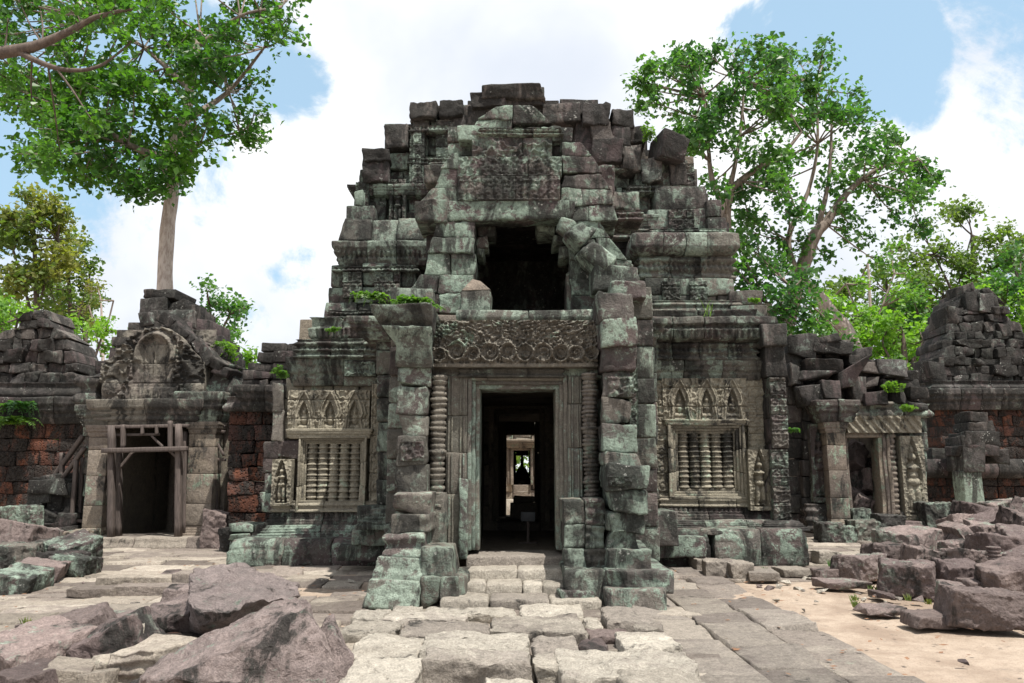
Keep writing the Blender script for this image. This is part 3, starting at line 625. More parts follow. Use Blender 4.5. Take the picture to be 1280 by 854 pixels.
for (u0, u1, v0, v1, Y, n_) in ((412, 520, 388, 398, 15.5, 2), (418, 520, 333, 340, 15.5, 1), (600, 700, 160, 170, 11.9, 2), (455, 500, 228, 236, 16.45, 1), (512, 560, 196, 206, 16.5, 2), (512, 560, 158, 166, 16.5, 1), (786, 868, 232, 242, 16.3, 2), (760, 800, 204, 214, 16.5, 2), (812, 905, 286, 296, 15.95, 2), (745, 800, 262, 276, 13.0, 2)): mold(mm, u0, u1, v0, v1, Y, .6, BAND(n_), .06, seg=.5, teeth=(.09, .03, .3, .7))
bp(mm, 'string_moulding', 'tower')

# ================================================================== PORCH
random.seed(31); np.random.seed(31)
YP = 11.2
# redent walls linking the porch to the body
rw = MB()
masonry(rw, [(470, 660), (470, 400), (500, 400), (500, 660)], 13.2, .6, .42, .5); masonry(rw, [(798, 660), (798, 400), (822, 400), (822, 660)], 13.2, .6, .42, .5)
masonry(rw, [(-1.92, 0), (-1.3, 0), (-1.3, 4.3), (-1.92, 4.3)], 11.5, 1.7, .42, .5, px=False); masonry(rw, [(1.35, 0), (1.95, 0), (1.95, 4.3), (1.35, 4.3)], 11.5, 1.7, .42, .5, px=False)
mold(rw, 455, 500, 398, 425, 13.0, 1.8, CORN, .25, seg=.6); mold(rw, 790, 818, 400, 430, 13.1, 1.8, CORN, .2, seg=.6); mold(rw, 462, 500, 636, 662, 12.9, .8, BASE, .2, seg=.6)
bp(rw, 'porch_wall', 'green')
# pediment in front of the tower, above the lintel
pd = MB(); YD = 11.9; k = dict(amp=.028, n=(10, 4, 8), jit=.03, chip=.4)
mk = dict(ch=.27, bw=.5, yj=.03, slant=True, n=(10, 3, 8), amp=.022, jit=.010, chip=.25, r=.012, gap=.003)
masonry(pd, [(640, 132), (603, 142), (580, 172), (556, 204), (544, 232), (524, 252), (520, 272), (546, 276), (573, 276), (573, 160), (640, 160)], YD, .75, **mk)
masonry(pd, [(640, 132), (668, 134), (700, 160), (728, 180), (746, 206), (764, 238), (770, 277), (702, 276), (702, 160), (640, 160)], YD + .02, .75, **mk)
masonry(pd, [(558, 214), (560, 158), (716, 158), (718, 214)], YD + .3, .6, .3, .6)
masonry(pd, [(573, 176), (702, 176), (702, 158), (573, 158)], YD + .06, 1.2, **mk)
masonry(pd, [(594, 276), (594, 330), (584, 392), (504, 392), (508, 372), (530, 340), (534, 318), (546, 276)], YD - .02, .6, **mk)
masonry(pd, [(710, 276), (752, 276), (764, 300), (790, 330), (800, 392), (716, 392)], YD + .05, .6, **mk)
B(pd, 520, 560, 250, 276, YD - .08, .9, **k); B(pd, 530, 562, 205, 230, YD + .06, .9, **k); B(pd, 546, 718, 250, 274, YD - .05, .4, n=(14, 3, 6), amp=.018)
# right shoulder stones stepping down towards the tower
for u0, u1, v0, v1, Y in ((722, 748, 205, 232, 12.2), (748, 770, 205, 240, 12.6), (722, 770, 232, 268, 12.3), (724, 768, 266, 292, 12.4), (760, 800, 240, 262, 13.2)): B(pd, u0, u1, v0, v1, Y, 1.4, **k)
bp(pd, 'pediment', 'gable_stone')
# broken scroll stones on the right slope (rotated)
sc_ = MB()
for (u, v, Y, sx, sy, sz, rz, ry) in ((722, 296, 11.75, .34, .4, .34, .2, .7), (744, 324, 11.7, .5, .5, .32, .1, .75), (710, 282, 11.9, .26, .3, .24, 0, .5)):
    c = P(u, v, Y); block(sc_, c, (sx, sy, sz), n=(6, 5, 5), r=.05, jit=.05, amp=.03, rot=(0, ry, rz))
B(sc_, 740, 798, 334, 366, 11.5, .9, n=(9, 3, 7), amp=.03, jit=.05); B(sc_, 735, 770, 320, 342, 11.75, .8, **k); B(sc_, 762, 806, 352, 372, 11.2, .8, **k); bp(sc_, 'pediment_scroll', 'tower')
def frieze_fig(X, Z, W, H):
    p = .14; xx = (X + .02) % p; r = ((xx - p / 2) / (p * .36)) ** 2
    h = .035 * np.sqrt(np.clip(1 - r - ((Z - H * .42) / (H * .38)) ** 2, 0, 1)) + .04 * np.sqrt(np.clip(1 - ((xx - p / 2) / .03) ** 2 - ((Z - H * .8) / .035) ** 2, 0, 1))
    return h + fol(X, Z, 14, 5, .012) + .02 * (Z < H * .08)
pf = MB()
relief(pf, 572, 700, 220, 251, YD - .06, .4, frieze_fig, joint=.9); relief(pf, 572, 702, 196, 221, YD - .02, .4, lambda X, Z, W, H: frieze_fig(X * .8, Z, W, H) * .9, joint=1.1)
relief(pf, 590, 690, 172, 197, YD - .0, .4, lambda X, Z, W, H: fol(X, Z, 6, 9, .04), joint=.8); bp(pf, 'carved_frieze', 'gable_stone')
# ledge blocks inside the upper opening and beyond it
lb = MB()
for u0, u1, v0, v1, Y in ((596, 620, 281, 296, 12.3), (595, 610, 296, 309, 12.25), (595, 605, 309, 320, 12.25), (670, 694, 279, 291, 12.35), (690, 708, 293, 304, 12.3), (700, 712, 308, 322, 12.25), (708, 718, 340, 386, 12.25)):
    B(lb, u0, u1, v0, v1, Y, .6, jit=.02, amp=.02)
B(lb, 576, 614, 362, 390, 11.5, .4, n=(6, 3, 5)); bp(lb, 'ledge_stone', 'green')
m_ = MB(); x0, x1, z0, z1 = pxr(577, 614, 346, 363, 11.5)
hull(m_, [(x0, 11.5, z0), (x1, 11.5, z0), (x0, 11.9, z0), (x1, 11.9, z0), ((x0 + x1) / 2 - .06, 11.6, z1), ((x0 + x1) / 2 + .05, 11.75, z1)], .015, .1, .01); bp(m_, 'ledge_stone', 'column')
ll = MB(); mold(ll, 574, 750, 388, 402, 11.25, .8, pw((0, .2), (.3, 1), (1, .8)), .05, seg=1.1, nz=6); bp(ll, 'ledge_course', 'green')
# lintel with scrolls
def lintel_h(X, Z, W, H):
    wx = .05 * fbm(np.stack([X.ravel() * 5, Z.ravel() * 0, Z.ravel() * 5], 1), 41, 2).reshape(X.shape); s_ = np.sign(X - W / 2)
    h = .02 + fol(X + wx, Z, 12, 6, .05) + .012 * fbm(np.stack([X.ravel() * 40, Z.ravel() * 0, Z.ravel() * 40], 1), 4, 2).reshape(X.shape)
    # curled leaf plumes sweeping outwards over the row of scrolls
    q = np.abs((((X - W / 2) * .95 - (Z - H * .5) * s_ * (1.0 + 2.5 * (Z - H * .5)) + wx * 1.6) % .115) / .115 - .5); up = ss(Z, H * .5, H * .62); h = h * (1 - .5 * up) + up * .022 * ss(q, .2, .36) + fol(X * 1.0 + wx, Z + wx, 21, 17, .035) + up * .02 * (((Z + wx) % .06) < .02)
    rs = np.random.RandomState(5); n = 10; e = np.cumsum(rs.uniform(.75, 1.2, n)); e = np.concatenate([[0], e / e[-1] * W])
    for k in range(n):
        cx = (e[k] + e[k + 1]) / 2; R = (e[k + 1] - e[k]) * .47; zc = H * .12 + R * 1.0 + rs.uniform(-.01, .03); r = np.hypot(X - cx, (Z - zc) * .95) + wx * .12; th = np.arctan2(Z - zc, X - cx)
        h = np.where(r < R * .98, -.01 + fol(X, Z, 17, k, .03), h); spiral = np.abs(((r / R * 1.6 - th / (2 * math.pi) * (1 if k % 2 else -1)) % 1) - .5)
        h = h + np.where(r < R * .8, .05 * ss(spiral, .25, .45), 0) + .095 * np.exp(-((r - R * .95) / .017) ** 2) * (.4 + .6 * ((th < 2.6) if k % 2 else (th > -2.4)))
    return np.where(Z < H * .07, .05, h)
li_ = MB(); relief(li_, 541, 747, 401, 459, 10.95, .7, lintel_h, res=.009, joint=0); bp(li_, 'lintel', 'carve')
# door frame
df = MB()
for u0, u1, v0, v1, Y in ((557, 584, 470, 520, 11.12), (557, 584, 520, 566, 11.12), (557, 583, 566, 618, 11.1), (557, 584, 618, 700, 11.08), (710, 728, 470, 505, 11.12), (710, 728, 505, 560, 11.1), (710, 729, 560, 625, 11.1)):
    x0, x1, z0, z1 = pxr(u0, u1, v0, v1, Y); ph = lambda t: .5 + .5 * np.sin(t * 20)
    box(df, x0, x1, Y, Y + .45, z0, z1, n=(9, 3, 6), r=.012, jit=.006, amp=.008)
    for q in (.14, .3, .7, .86): box(df, x0 + (x1 - x0) * q - .012, x0 + (x1 - x0) * q + .012, Y - .022, Y + .01, z0 + .01, z1 - .01, n=(2, 2, 6), r=.006, jit=.003, amp=.004)
bp(df, 'door_pilaster', 'jamb')
df = MB(); dfr = []
x0, x1, z0, z1 = pxr(584, 710, 470, 688, 11.2)
for q in range(3):
    o = q * .055; yy = 11.14 + q * .06
    box(df, x0 + o, x0 + o + .06, yy, 11.75, z0, z1 - o, n=(3, 3, 12), r=.01, jit=.006, amp=.008); box(df, x1 - o - .06, x1 - o, yy, 11.75, z0, z1 - o, n=(3, 3, 12), r=.01, jit=.006, amp=.008)
    box(df, x0 + o, x1 - o, yy - .003, 11.75, z1 - o - .07, z1 - o, n=(12, 3, 3), r=.01, jit=.01, amp=.01)
bp(df, 'door_frame', 'jamb')
tp = MB(); B(tp, 536, 752, 456, 473, 11.15, .6, n=(14, 3, 4), r=.015); mold(tp, 575, 704, 458, 472, 11.06, .3, BAND(2), .03, seg=1.4); masonry(tp, [(-1.3, 2.9), (1.4, 2.9), (1.4, 3.6), (-1.3, 3.6)], 11.7, .9, .35, .8, px=False); bp(tp, 'door_head', 'green')
tp = MB(); B(tp, 573, 583, 600, 700, 10.98, .15, jit=.03, amp=.02); bp(tp, 'broken_jamb_stone', 'tower')
# colonettes
def colprof(t):
    k = (t * 30) % 1; big = ((t * 7) % 1 > .72); return .092 + .016 * (k > .35) - .014 * (k < .14) + .014 * big + .006 * np.sin(t * 60)
for u, v0, v1 in ((547, 468, 690), (738, 466, 622)):
    c = MB(); p0, p1 = P(u, v1, 10.95), P(u, v0, 10.95); lathe(c, (p0.x + p1.x) / 2, 11.0, p0.z, p1.z, colprof, 8, 150, amp=.012); bp(c, 'colonette', 'carve')
# left pier, stone by stone
random.seed(8); np.random.seed(8); k = dict(amp=.024, n=(9, 6, 8), jit=.024, chip=.5)
lp = MB()
for u0, u1, v0, v1, Y, d in ((473, 541, 383, 412, 10.5, .9), (480, 540, 410, 458, 10.6, .8), (498, 536, 458, 482, 10.75, .9), (497, 535, 482, 518, 10.7, .9), (498, 535, 518, 544, 10.72, .9), (497, 534, 544, 580, 10.7, .9), (496, 535, 580, 620, 10.7, .9),
                        (489, 537, 616, 646, 10.2, 1.4), (487, 536, 644, 668, 10.15, 1.4), (484, 532, 666, 700, 10.1, 1.4), (472, 530, 698, 728, 9.95, 1.5), (462, 526, 726, 760, 9.8, 1.6), (526, 566, 686, 724, 9.9, .9), (525, 552, 722, 760, 9.8, .9), (552, 572, 722, 760, 9.85, .9), (566, 582, 722, 758, 9.95, .9), (536, 558, 616, 690, 10.9, .5)):
    if v0 == 383: x0, x1, z0, z1 = pxr(u0, u1, v0, v1, Y); box(lp, x0, x1, Y, Y + d, z0, z1, n=(10, 4, 12), r=.02, jit=.03, amp=.02, prof=pw((0, -.3), (.3, .0), (.35, .4), (1, 1)), pd=.12, ends=(1, 0))
    elif v0 == 410: x0, x1, z0, z1 = pxr(u0, u1, v0, v1, Y); box(lp, x0 + .12, x1, Y, Y + d, z0, z1, n=(10, 4, 10), r=.02, jit=.02, amp=.02, prof=pw((0, -.6), (.6, .1), (1, 1)), pd=.14, ends=(1, 0))
    elif v0 in (666, 698, 726) and u0 < 500: x0, x1, z0, z1 = pxr(u0, u1, v0, v1, Y); box(lp, x0, x1, Y, Y + d, z0, z1, n=(6, 4, 12), r=.02, jit=.02, amp=.015, prof=BAND(1.5) if v0 == 666 else BASE, pd=.06, ends=(1, 0))
    else: B(lp, u0, u1, v0, v1, Y, d, **k)
bp(lp, 'left_pier', 'green')
rp = MB()
for u0, u1, v0, v1, Y, d in ((747, 792, 364, 400, 10.5, .9), (750, 796, 398, 432, 10.5, .9), (752, 797, 430, 464, 10.6, .9), (755, 786, 463, 496, 10.65, .9), (754, 786, 495, 530, 10.65, .9), (752, 797, 530, 566, 10.5, 1.0), (754, 800, 565, 584, 10.4, 1.0),
                        (758, 812, 582, 612, 10.0, 1.4), (760, 812, 612, 642, 10.05, 1.3), (758, 806, 641, 666, 10.1, 1.3), (760, 798, 664, 690, 10.15, 1.3), (762, 816, 688, 716, 10.0, 1.4), (758, 842, 713, 740, 9.8, 1.6), (758, 835, 738, 768, 9.6, 1.5)):
    B(rp, u0, u1, v0, v1, Y, d, **k)
bp(rp, 'right_pier', 'tower')
rp = MB()
for u0, u1, v0, v1 in ((703, 730, 624, 656), (730, 757, 624, 656), (705, 732, 656, 686), (732, 757, 656, 686), (706, 732, 686, 714), (732, 758, 686, 716)):
    x0, x1, z0, z1 = pxr(u0, u1, v0, v1, 10.3); box(rp, x0, x1, 10.3, 11.2, z0, z1, n=(5, 3, 14), r=.015, jit=.01, amp=.012, prof=BAND(2.5), pd=.03 if u0 > 720 else .005)
B(rp, 706, 762, 713, 757, 9.95, 1.0, **k); B(rp, 700, 745, 738, 760, 9.85, .8, **k); bp(rp, 'low_pilaster', 'green')
cs = MB(); masonry(cs, [(800, 470), (806, 372), (812, 372), (820, 470)], 12.4, 1.2, .4, .4); masonry(cs, [(770, 372), (790, 330), (800, 372)], 12.0, 1., .3, .4); relief(cs, 786, 797, 440, 545, 10.9, .5, strip_orn, joint=0); bp(cs, 'porch_shoulder', 'tower')
# steps
st = MB(); random.seed(4)
def step(x0, x1, y0, y1, z0, z1, k, **kw):
    e = np.linspace(x0, x1, k + 1); e[1:-1] += np.random.uniform(-.1, .1, k - 1)
    for i in range(k): box(st, e[i] + .004, e[i + 1] - .004, y0 + random.uniform(-.015, .015), y1, z0, z1 + random.uniform(-.012, .006), n=(8, 6, 3), r=.03, jit=.012, amp=.012, **kw)
step(-.75, .62, 10.95, 11.9, .05, .50, 1); step(-.70, .63, 10.55, 11.0, .02, .375, 2); step(-.70, .66, 10.15, 10.6, .0, .25, 4); step(-.95, .95, 9.65, 10.2, -.05, .13, 3)
bp(st, 'step', 'pale')
# ================================================================== BEYOND THE DOOR: court, second shrine, spire
random.seed(13); np.random.seed(13)
sh = thing('inner_shrine', 'sunlit carved doorway of the next shrine seen through the dark hall', 'shrine', (0, 27.5, 0))
q = partition(27.5, .8, 641, 664, 562, 606, x0=-2.2, x1=2.4, zt=4.2); q.build('shrine_wall', M['column'], sh)
q = MB(); mold(q, 634, 671, 549, 560, 27.3, .4, CORN, .15); q.build('lintel', M['column'], sh)
q = MB(); box(q, -2.2, -1.2, 28.4, 33.6, 0, 4.4, amp=.01); box(q, 1.2, 2.4, 28.4, 33.6, 0, 4.4, amp=.01); box(q, -2.2, 2.4, 27.9, 33.6, 4.21, 4.6, amp=.01); q.build('shrine_side', M['inner'], sh)
q = partition(33.0, .6, 645, 661, 570, 604, x0=-1.2, x1=1.2, zt=4.2, trim=False); q.build('rear_doorway', M['inner'], sh)
q = MB(); box(q, -2.3, 2.5, 27.45, 34.2, 0, .7, n=(4, 6, 3), amp=.01); q.build('shrine_floor', M['pale'], sh)
ped = thing('stone_pedestal', 'low dark stepped pedestal standing in the middle of the hall', 'pedestal', (.14, 17.5, .42)); q = MB()
for a, b_, z0, z1 in ((-.34, .44, .42, .62), (-.24, .36, .62, .92), (-.16, .30, .92, 1.08)): box(q, a, b_, 17.6, 18.2, z0, z1, n=(4, 4, 3), amp=.01)
q.build('pedestal_base', M['inner'], ped); q = MB(); lathe(q, .05, 24.2, 1.02, 1.25, lambda t: .16 * np.sqrt(np.clip(1 - t ** 2, 0, 1)) + .005, 12, 10)
st_ = thing('stone_stupa', 'slender stone spire in shadow at the far end of the corridor', 'stupa', (.05, 31, .7)); q2 = MB(); lathe(q2, .05, 31, .7, 2.55, pw((0, .5), (.15, .5), (.16, .36), (.3, .36), (.31, .28), (.42, .30), (.55, .17), (.6, .07), (1, .02)), 14, 40); q2.build('spire', M['inner'], st_)
q.V[0][:, 1] = q.V[0][:, 1] + 6.0; q.V[0][:, 2] += .05; q.build('domed_stone', M['pale'], st_)
sg = thing('notice_board', 'small blank grey notice board on a stand inside the dark hall', 'notice board', (.1, 13.6, .42)); x0, x1, z0, z1 = pxr(651, 669, 640, 652, 13.6); q = MB(); box(q, x0, x1, 13.6, 13.63, z0, z1, n=(3, 2, 3), r=.006, jit=0, amp=0); q.build('board', M['board'], sg)
q = MB(); beam(q, ((x0 + x1) / 2, 13.63, .42), ((x0 + x1) / 2, 13.63, z0), .04); beam(q, ((x0 + x1) / 2 - .16, 13.62, .43), ((x0 + x1) / 2 + .16, 13.62, .43), .04); q.build('stand', M['wood'], sg)

# ================================================================== LEFT PAVILION
random.seed(41); np.random.seed(41)
pv = thing('entrance_pavilion', 'small ruined pavilion with carved gable over a propped dark doorway, left of the tower', 'pavilion', (-8.4, 17.9, 0)); Y = 17.9
q = MB()
def colm(mb, u0, u1, v0, v1, Y, d=.5):
    x0, x1, z0, z1 = pxr(u0, u1, v0, v1, Y); h = z1 - z0; hs = [z0 + .28, z0 + h * .3, z0 + h * .55, z0 + h * .78, z1 - .28]
    for a, b_ in zip(hs[:-1], hs[1:]): box(mb, x0, x1, Y, Y + d, a, b_ - .004, n=(4, 4, 6), r=.012, jit=.006, amp=.006)
    mold(mb, x0 - .0, x1 + .0, z0, z0 + .28, Y, d, BASE, .07, seg=2, px=False); mold(mb, x0, x1, z1 - .28, z1, Y, d, CORN, .08, seg=2, px=False)
colm(q, 107, 131, 531, 676, Y); c1 = q.build('column', M['column'], pv)
q = MB(); colm(q, 233, 266, 527, 674, Y); q.build('column', M['column'], pv)
q = MB(); mold(q, 124, 246, 500, 532, Y - .05, .6, pw((0, 0), (.2, .1), (.22, .4), (.4, .3), (.42, .6), (.6, .55), (.62, .9), (1, 1)), .22, seg=.9); q.build('lintel', M['gable'], pv)
q = MB(); mold(q, 104, 135, 506, 534, Y - .05, .6, CORN, .15, seg=2); mold(q, 232, 272, 490, 528, Y - .05, .7, CORN, .2, seg=2); bp(q, 'capital', 'green', pv)
def gable(X, Z, W, H):
    x = (X - W / 2) / W; z = Z / H; h = .05 + fol(X, Z, 8, 4, .10)
    r = np.hypot((x + .0) / .175, (z - .62) / .27); ring = np.abs(r - 1); low = z < .55
    h = np.where((r < 1.25) & ~low, .0, h) + np.where(~low, .16 * np.exp(-(ring / .16) ** 2), 0)
    for s in (-1, 1):
        xc = s * (.24 + .16 * np.sin(np.clip((.62 - z) / .5, 0, 1) * 2.6)); h = np.where(low & (z > .1), np.maximum(h, .17 * np.exp(-((x - xc) / .055) ** 2) + .02), h)
        rr = np.hypot((x - s * .40) / .09, (z - .2) / .12); h = np.where(rr < 1.2, .05 + .1 * np.sqrt(np.clip(1 - rr ** 2, 0, 1)), h)
    inn = (np.abs(x) < .2) & low; h = np.where(inn, .03, h); h = np.where((np.abs(x) < .13) & (z > .25) & (z < .8), -.02 + .03 * ((np.abs(x) % .09) < .01), h)
    fr = (np.abs(x) < .25) & (z > .02) & (z < .2); p = .17; xx = X % p
    h = np.where(fr, .07 + .05 * np.sqrt(np.clip(1 - ((xx - p / 2) / (p * .4)) ** 2 - ((z - .11) / .09) ** 2, 0, 1)), h)
    top = np.interp(np.abs(x), [0, .12, .25, .38, .5], [1.0, .97, .86, .66, .52]); return np.where(z > top, -.45, h)
q = MB(); relief(q, 130, 258, 408, 504, Y + .05, .5, gable, res=.018, joint=.9); q.build('carved_gable', M['gable'], pv)
q = MB()
masonry(q, [(112, 500), (108, 462), (132, 456), (140, 420), (172, 404), (228, 402), (258, 430), (282, 440), (272, 500)], Y + .5, 1.2, .3, .5, yj=.06, chip=.5, n=(5, 3, 4))
for u0, u1, v0, v1, y in ((178, 218, 361, 374, 18.6), (174, 206, 372, 392, 18.5), (204, 232, 374, 396, 18.6), (172, 190, 390, 408, 18.4), (188, 240, 388, 410, 18.5), (225, 246, 384, 408, 18.7), (176, 250, 406, 424, 18.6), (236, 262, 400, 424, 18.7), (105, 135, 452, 470, 18.0), (244, 275, 420, 442, 18.6), (258, 284, 440, 462, 18.4)): B(q, u0, u1, v0, v1, y, 1.3, jit=.04, amp=.03, chip=.5)
for i in range(9):                                        # sloping roof stones on the right of the gable
    u, v = 205 + i * 8.5, 402 + i * 8.; c = P(u, v, 18.1 - .02 * i); block(q, c + Vector((.1, .35, .05)), (.36, .8, .26), n=(5, 4, 4), r=.03, jit=.05, amp=.035, rot=(0, .75 + random.gauss(0, .1), random.gauss(0, .1)))
bp(q, 'roof', 'dark', pv)
q = MB(); mold(q, 100, 120, 470, 506, Y + .2, 1.5, BAND(1.5), .12); mold(q, 266, 290, 456, 500, Y + .3, 1.6, BAND(1), .16, seg=.5, nz=12); masonry(q, [(266, 640), (266, 500), (300, 500), (296, 640)], Y + .9, .8, .4, .5); masonry(q, [(104, 640), (104, 506), (112, 506), (112, 640)], Y + .4, 2., .4, .5); bp(q, 'side_wall', 'tower', pv)
q = MB(); x0, x1, z0, z1 = pxr(131, 236, 530, 676, Y)
for a, b_, y0, y1, c, d_ in ((x0 - .5, x0 - .02, Y + .55, Y + 4, 0, 3.2), (x1 + .05, x1 + .6, Y + .55, Y + 4, 0, 3.2), (x0 - .5, x1 + .6, Y + 4, Y + 4.4, 0, 3.4), (x0 - .5, x1 + .6, Y + .62, Y + 4.4, 3.05, 3.5)): box(q, a, b_, y0, y1, c, d_, n=(4, 8, 8), r=.02, amp=.02)
lathe(q, x0 + 1.0, Y + 3.4, 0, 3.0, lambda t: .16 + 0 * t, 6, 8); lathe(q, x0 + .45, Y + 2.6, 0, 3.0, lambda t: .14 + 0 * t, 6, 8); q.build('inner_wall', M['inner'], pv)
q = MB(); mold(q, 103, 300, 672, 690, Y - .45, 1.2, pw((0, 1), (.45, 1), (.5, .5), (1, .3)), .12, seg=1.0, nz=7); box(q, x0 - .3, x1 + .3, Y - .2, Y + 4, 0, .12, n=(5, 5, 3)); q.build('step', M['pave'], pv)
# timber props in the doorway
def props(name, label, beams, grp='timber props holding up the ruins'):
    o = thing(name, label, 'timber prop', tuple(P(*beams[0][1])[:2]) + (0,), grp)
    for nm, a, b_, w_ in beams: q = MB(); beam(q, P(*a), P(*b_), w_ * .8, w_); q.build(nm, M['wood'], o)
    return o
yf = 17.62
props('timber_frame', 'timber frame of posts and crossbeam propping the doorway of the left pavilion',
      [('post', (139, 676, yf), (140, 532, yf), .15), ('post', (148, 672, yf + .25), (149, 560, yf + .25), .14), ('post', (223, 674, yf), (224, 530, yf), .15), ('post', (230, 670, yf + .3), (231, 540, yf + .3), .12),
       ('beam', (128, 563.5, yf - .12), (234, 561, yf - .12), .13), ('beam', (133, 534, yf + .05), (236, 532, yf + .05), .09), ('beam', (133, 544, yf + .1), (200, 543, yf + .1), .07), ('strut', (154, 560, yf), (154, 531, yf), .10), ('strut', (213, 562, yf - .05), (213, 526, yf - .05), .10), ('strut', (178, 543, yf), (178, 531, yf), .07), ('strut', (196, 543, yf), (196, 531, yf), .07),
       ('brace', (150, 585, yf + .1), (166, 565, yf + .1), .07), ('brace', (222, 572, yf), (208, 560, yf - .02), .07), ('brace', (205, 560, yf + .1), (190, 545, yf + .1), .06), ('brace', (146, 620, yf + .2), (146, 600, yf + .2), .05)])
props('side_prop', 'tall narrow timber prop against the right flank of the left pavilion',
      [('post', (270, 648, 18.2), (268, 532, 18.2), .10), ('post', (279, 645, 18.5), (279, 536, 18.5), .09), ('beam', (263, 574, 18.15), (282, 575, 18.15), .08), ('beam', (262, 537, 18.15), (281, 540, 18.15), .08), ('brace', (264, 540, 18.1), (280, 570, 18.1), .06), ('beam', (264, 531, 18.2), (281, 533, 18.2), .06)])
props('leaning_prop', 'leaning timber props between the broken wall stub and the left pavilion',
      [('brace', (66, 598, 18.6), (104, 545, 18.3), .11), ('brace', (76, 602, 18.5), (106, 560, 18.2), .10), ('brace', (72, 600, 18.7), (102, 570, 18.6), .08), ('post', (77, 604, 18.5), (78, 566, 18.5), .10), ('post', (89, 662, 18.3), (96, 575, 18.3), .10), ('post', (99, 655, 18.5), (104, 572, 18.5), .10), ('beam', (88, 650, 18.3), (106, 652, 18.3), .08)])

# ================================================================== LEFT ENCLOSURE WALL
lw = thing('laterite_wall', 'long red laterite enclosure wall with ruined dark top at the far left', 'wall', (-13, 21.5, 0)); Y = 21.5
q = MB(); masonry(q, [(-160, 690), (-160, 528), (112, 528), (112, 690)], Y, .8, .36, .6, yj=.02, n=(5, 3, 4), amp=.03); q.build('wall_body', M['laterite'], lw)
q = MB(); mold(q, -160, 108, 497, 530, Y - .1, 1.0, CORN, .2, seg=.8); mold(q, -160, 108, 478, 498, Y - .05, 1.0, BAND(1), .12, seg=.8, nz=8); bp(q, 'wall_cornice', 'dark', lw)
q = MB(); masonry(q, [(-160, 480), (-160, 432), (-60, 430), (0, 418), (22, 412), (24, 396), (44, 388), (60, 392), (66, 408), (90, 430), (97, 455), (99, 480)], Y + .2, 1.2, .30, .42, yj=.10, chip=.6, n=(6, 3, 6), amp=.04, jit=.03, slant=True); bp(q, 'ruined_top', 'dark', lw)
# broken wall stub with capping stones, in front of it
sb = thing('broken_wall_stub', 'broken stub of laterite and sandstone blocks beside the leaning props', 'wall stub', (-10.6, 18.4, 0)); q = MB()
for u0, u1, v0, v1, y, m_ in ((34, 76, 600, 618, 18.0, 0), (32, 60, 617, 631, 18.1, 0), (58, 78, 616, 640, 18.2, 0), (28, 52, 630, 650, 18.1, 1), (50, 72, 636, 656, 18.1, 0), (26, 44, 648, 662, 18.0, 1), (42, 70, 655, 668, 18.0, 1), (66, 90, 640, 662, 18.1, 1), (60, 92, 660, 680, 18.0, 1), (36, 66, 666, 684, 17.8, 1), (72, 90, 604, 622, 18.3, 0), (76, 92, 620, 644, 18.3, 1), (38, 68, 592, 602, 18.2, 0)): B(q, u0, u1, v0, v1, y, 1.0, jit=.04, amp=.035, chip=.5, col=(random.random(), random.random(), .9 if m_ else .2))
bp(q, 'stub_stones', 'dark', sb)
# ================================================================== LINK WALL between pavilion and tower
lk = thing('link_wall', 'red laterite wall with collapsed dark stone roof joining pavilion and tower', 'wall', (-5.5, 18, 0)); q = MB(); masonry(q, [(284, 660), (286, 512), (355, 512), (355, 660)], 17.2, .8, .32, .5, amp=.03, n=(5, 3, 4)); q.build('wall_body', M['laterite'], lk)
q = MB(); mold(q, 306, 360, 482, 514, 16.9, .9, CORN, .2, seg=.6); mold(q, 284, 308, 496, 514, 17.1, .6, BAND(1), .08); bp(q, 'wall_cornice', 'dark', lk)
q = MB(); masonry(q, [(300, 484), (302, 462), (318, 446), (322, 430), (345, 428), (400, 426), (400, 484)], 17.4, 1.0, .22, .45, yj=.1, lean=-.3, chip=.5); bp(q, 'collapsed_roof', 'dark', lk)
q = MB(); masonry(q, [(286, 700), (286, 655), (345, 655), (345, 700)], 16.4, 1.0, .2, .6, yj=.08, chip=.5); masonry(q, [(330, 600), (345, 500), (356, 500), (356, 600)], 16.0, 1., .4, .4); bp(q, 'wall_base', 'tower', lk)

# ================================================================== RIGHT GALLERY
random.seed(51); np.random.seed(51)
gl = thing('gallery_ruin', 'ruined gallery doorway choked with fallen stones, right of the tower', 'gallery', (8, 20, 0)); Y = 20.2
q = MB(); colm(q, 1036, 1060, 527, 664, Y - .7, .6); q.build('column', M['column'], gl)
q = MB(); masonry(q, [(1002, 665), (1006, 505), (1038, 505), (1038, 665)], Y - .2, .8, .42, .5, amp=.03); mold(q, 1010, 1036, 630, 664, Y - .4, .5, BAND(3), .06); masonry(q, [(984, 660), (980, 440), (1004, 440), (1002, 660)], Y, 1., .45, .5, chip=.4, yj=.06); q.build('side_wall', M['dark'], gl)
q = MB(); relief(q, 1014, 1036, 530, 628, Y - .35, .4, devata_panel(), joint=0); bpo = q.build('devata_relief', M['tower'], gl); bpo['label'] = 'tall shadowed carved figure left of the buff column'
q = MB(); relief(q, 1128, 1157, 545, 650, Y - .15, .5, devata_panel(), joint=0); bpo = q.build('devata_relief', M['beige'], gl); bpo['label'] = 'carved standing figure right of the choked doorway'
q = MB(); relief(q, 1058, 1150, 520, 541, Y - .15, .6, lambda X, Z, W, H: .04 + .05 * ss(np.abs(((X + Z * .8) % .22) / .22 - .5), .15, .4) + .03 * (Z > H * .8), joint=0); q.build('lintel', M['beige'], gl)
q = MB()
for a, b_ in ((1101, 1106), (1106, 1111), (1111, 1116)): B(q, a, b_, 541, 652, Y - .05 - .03 * (a - 1101) / 5, .5, n=(3, 3, 10), r=.01)
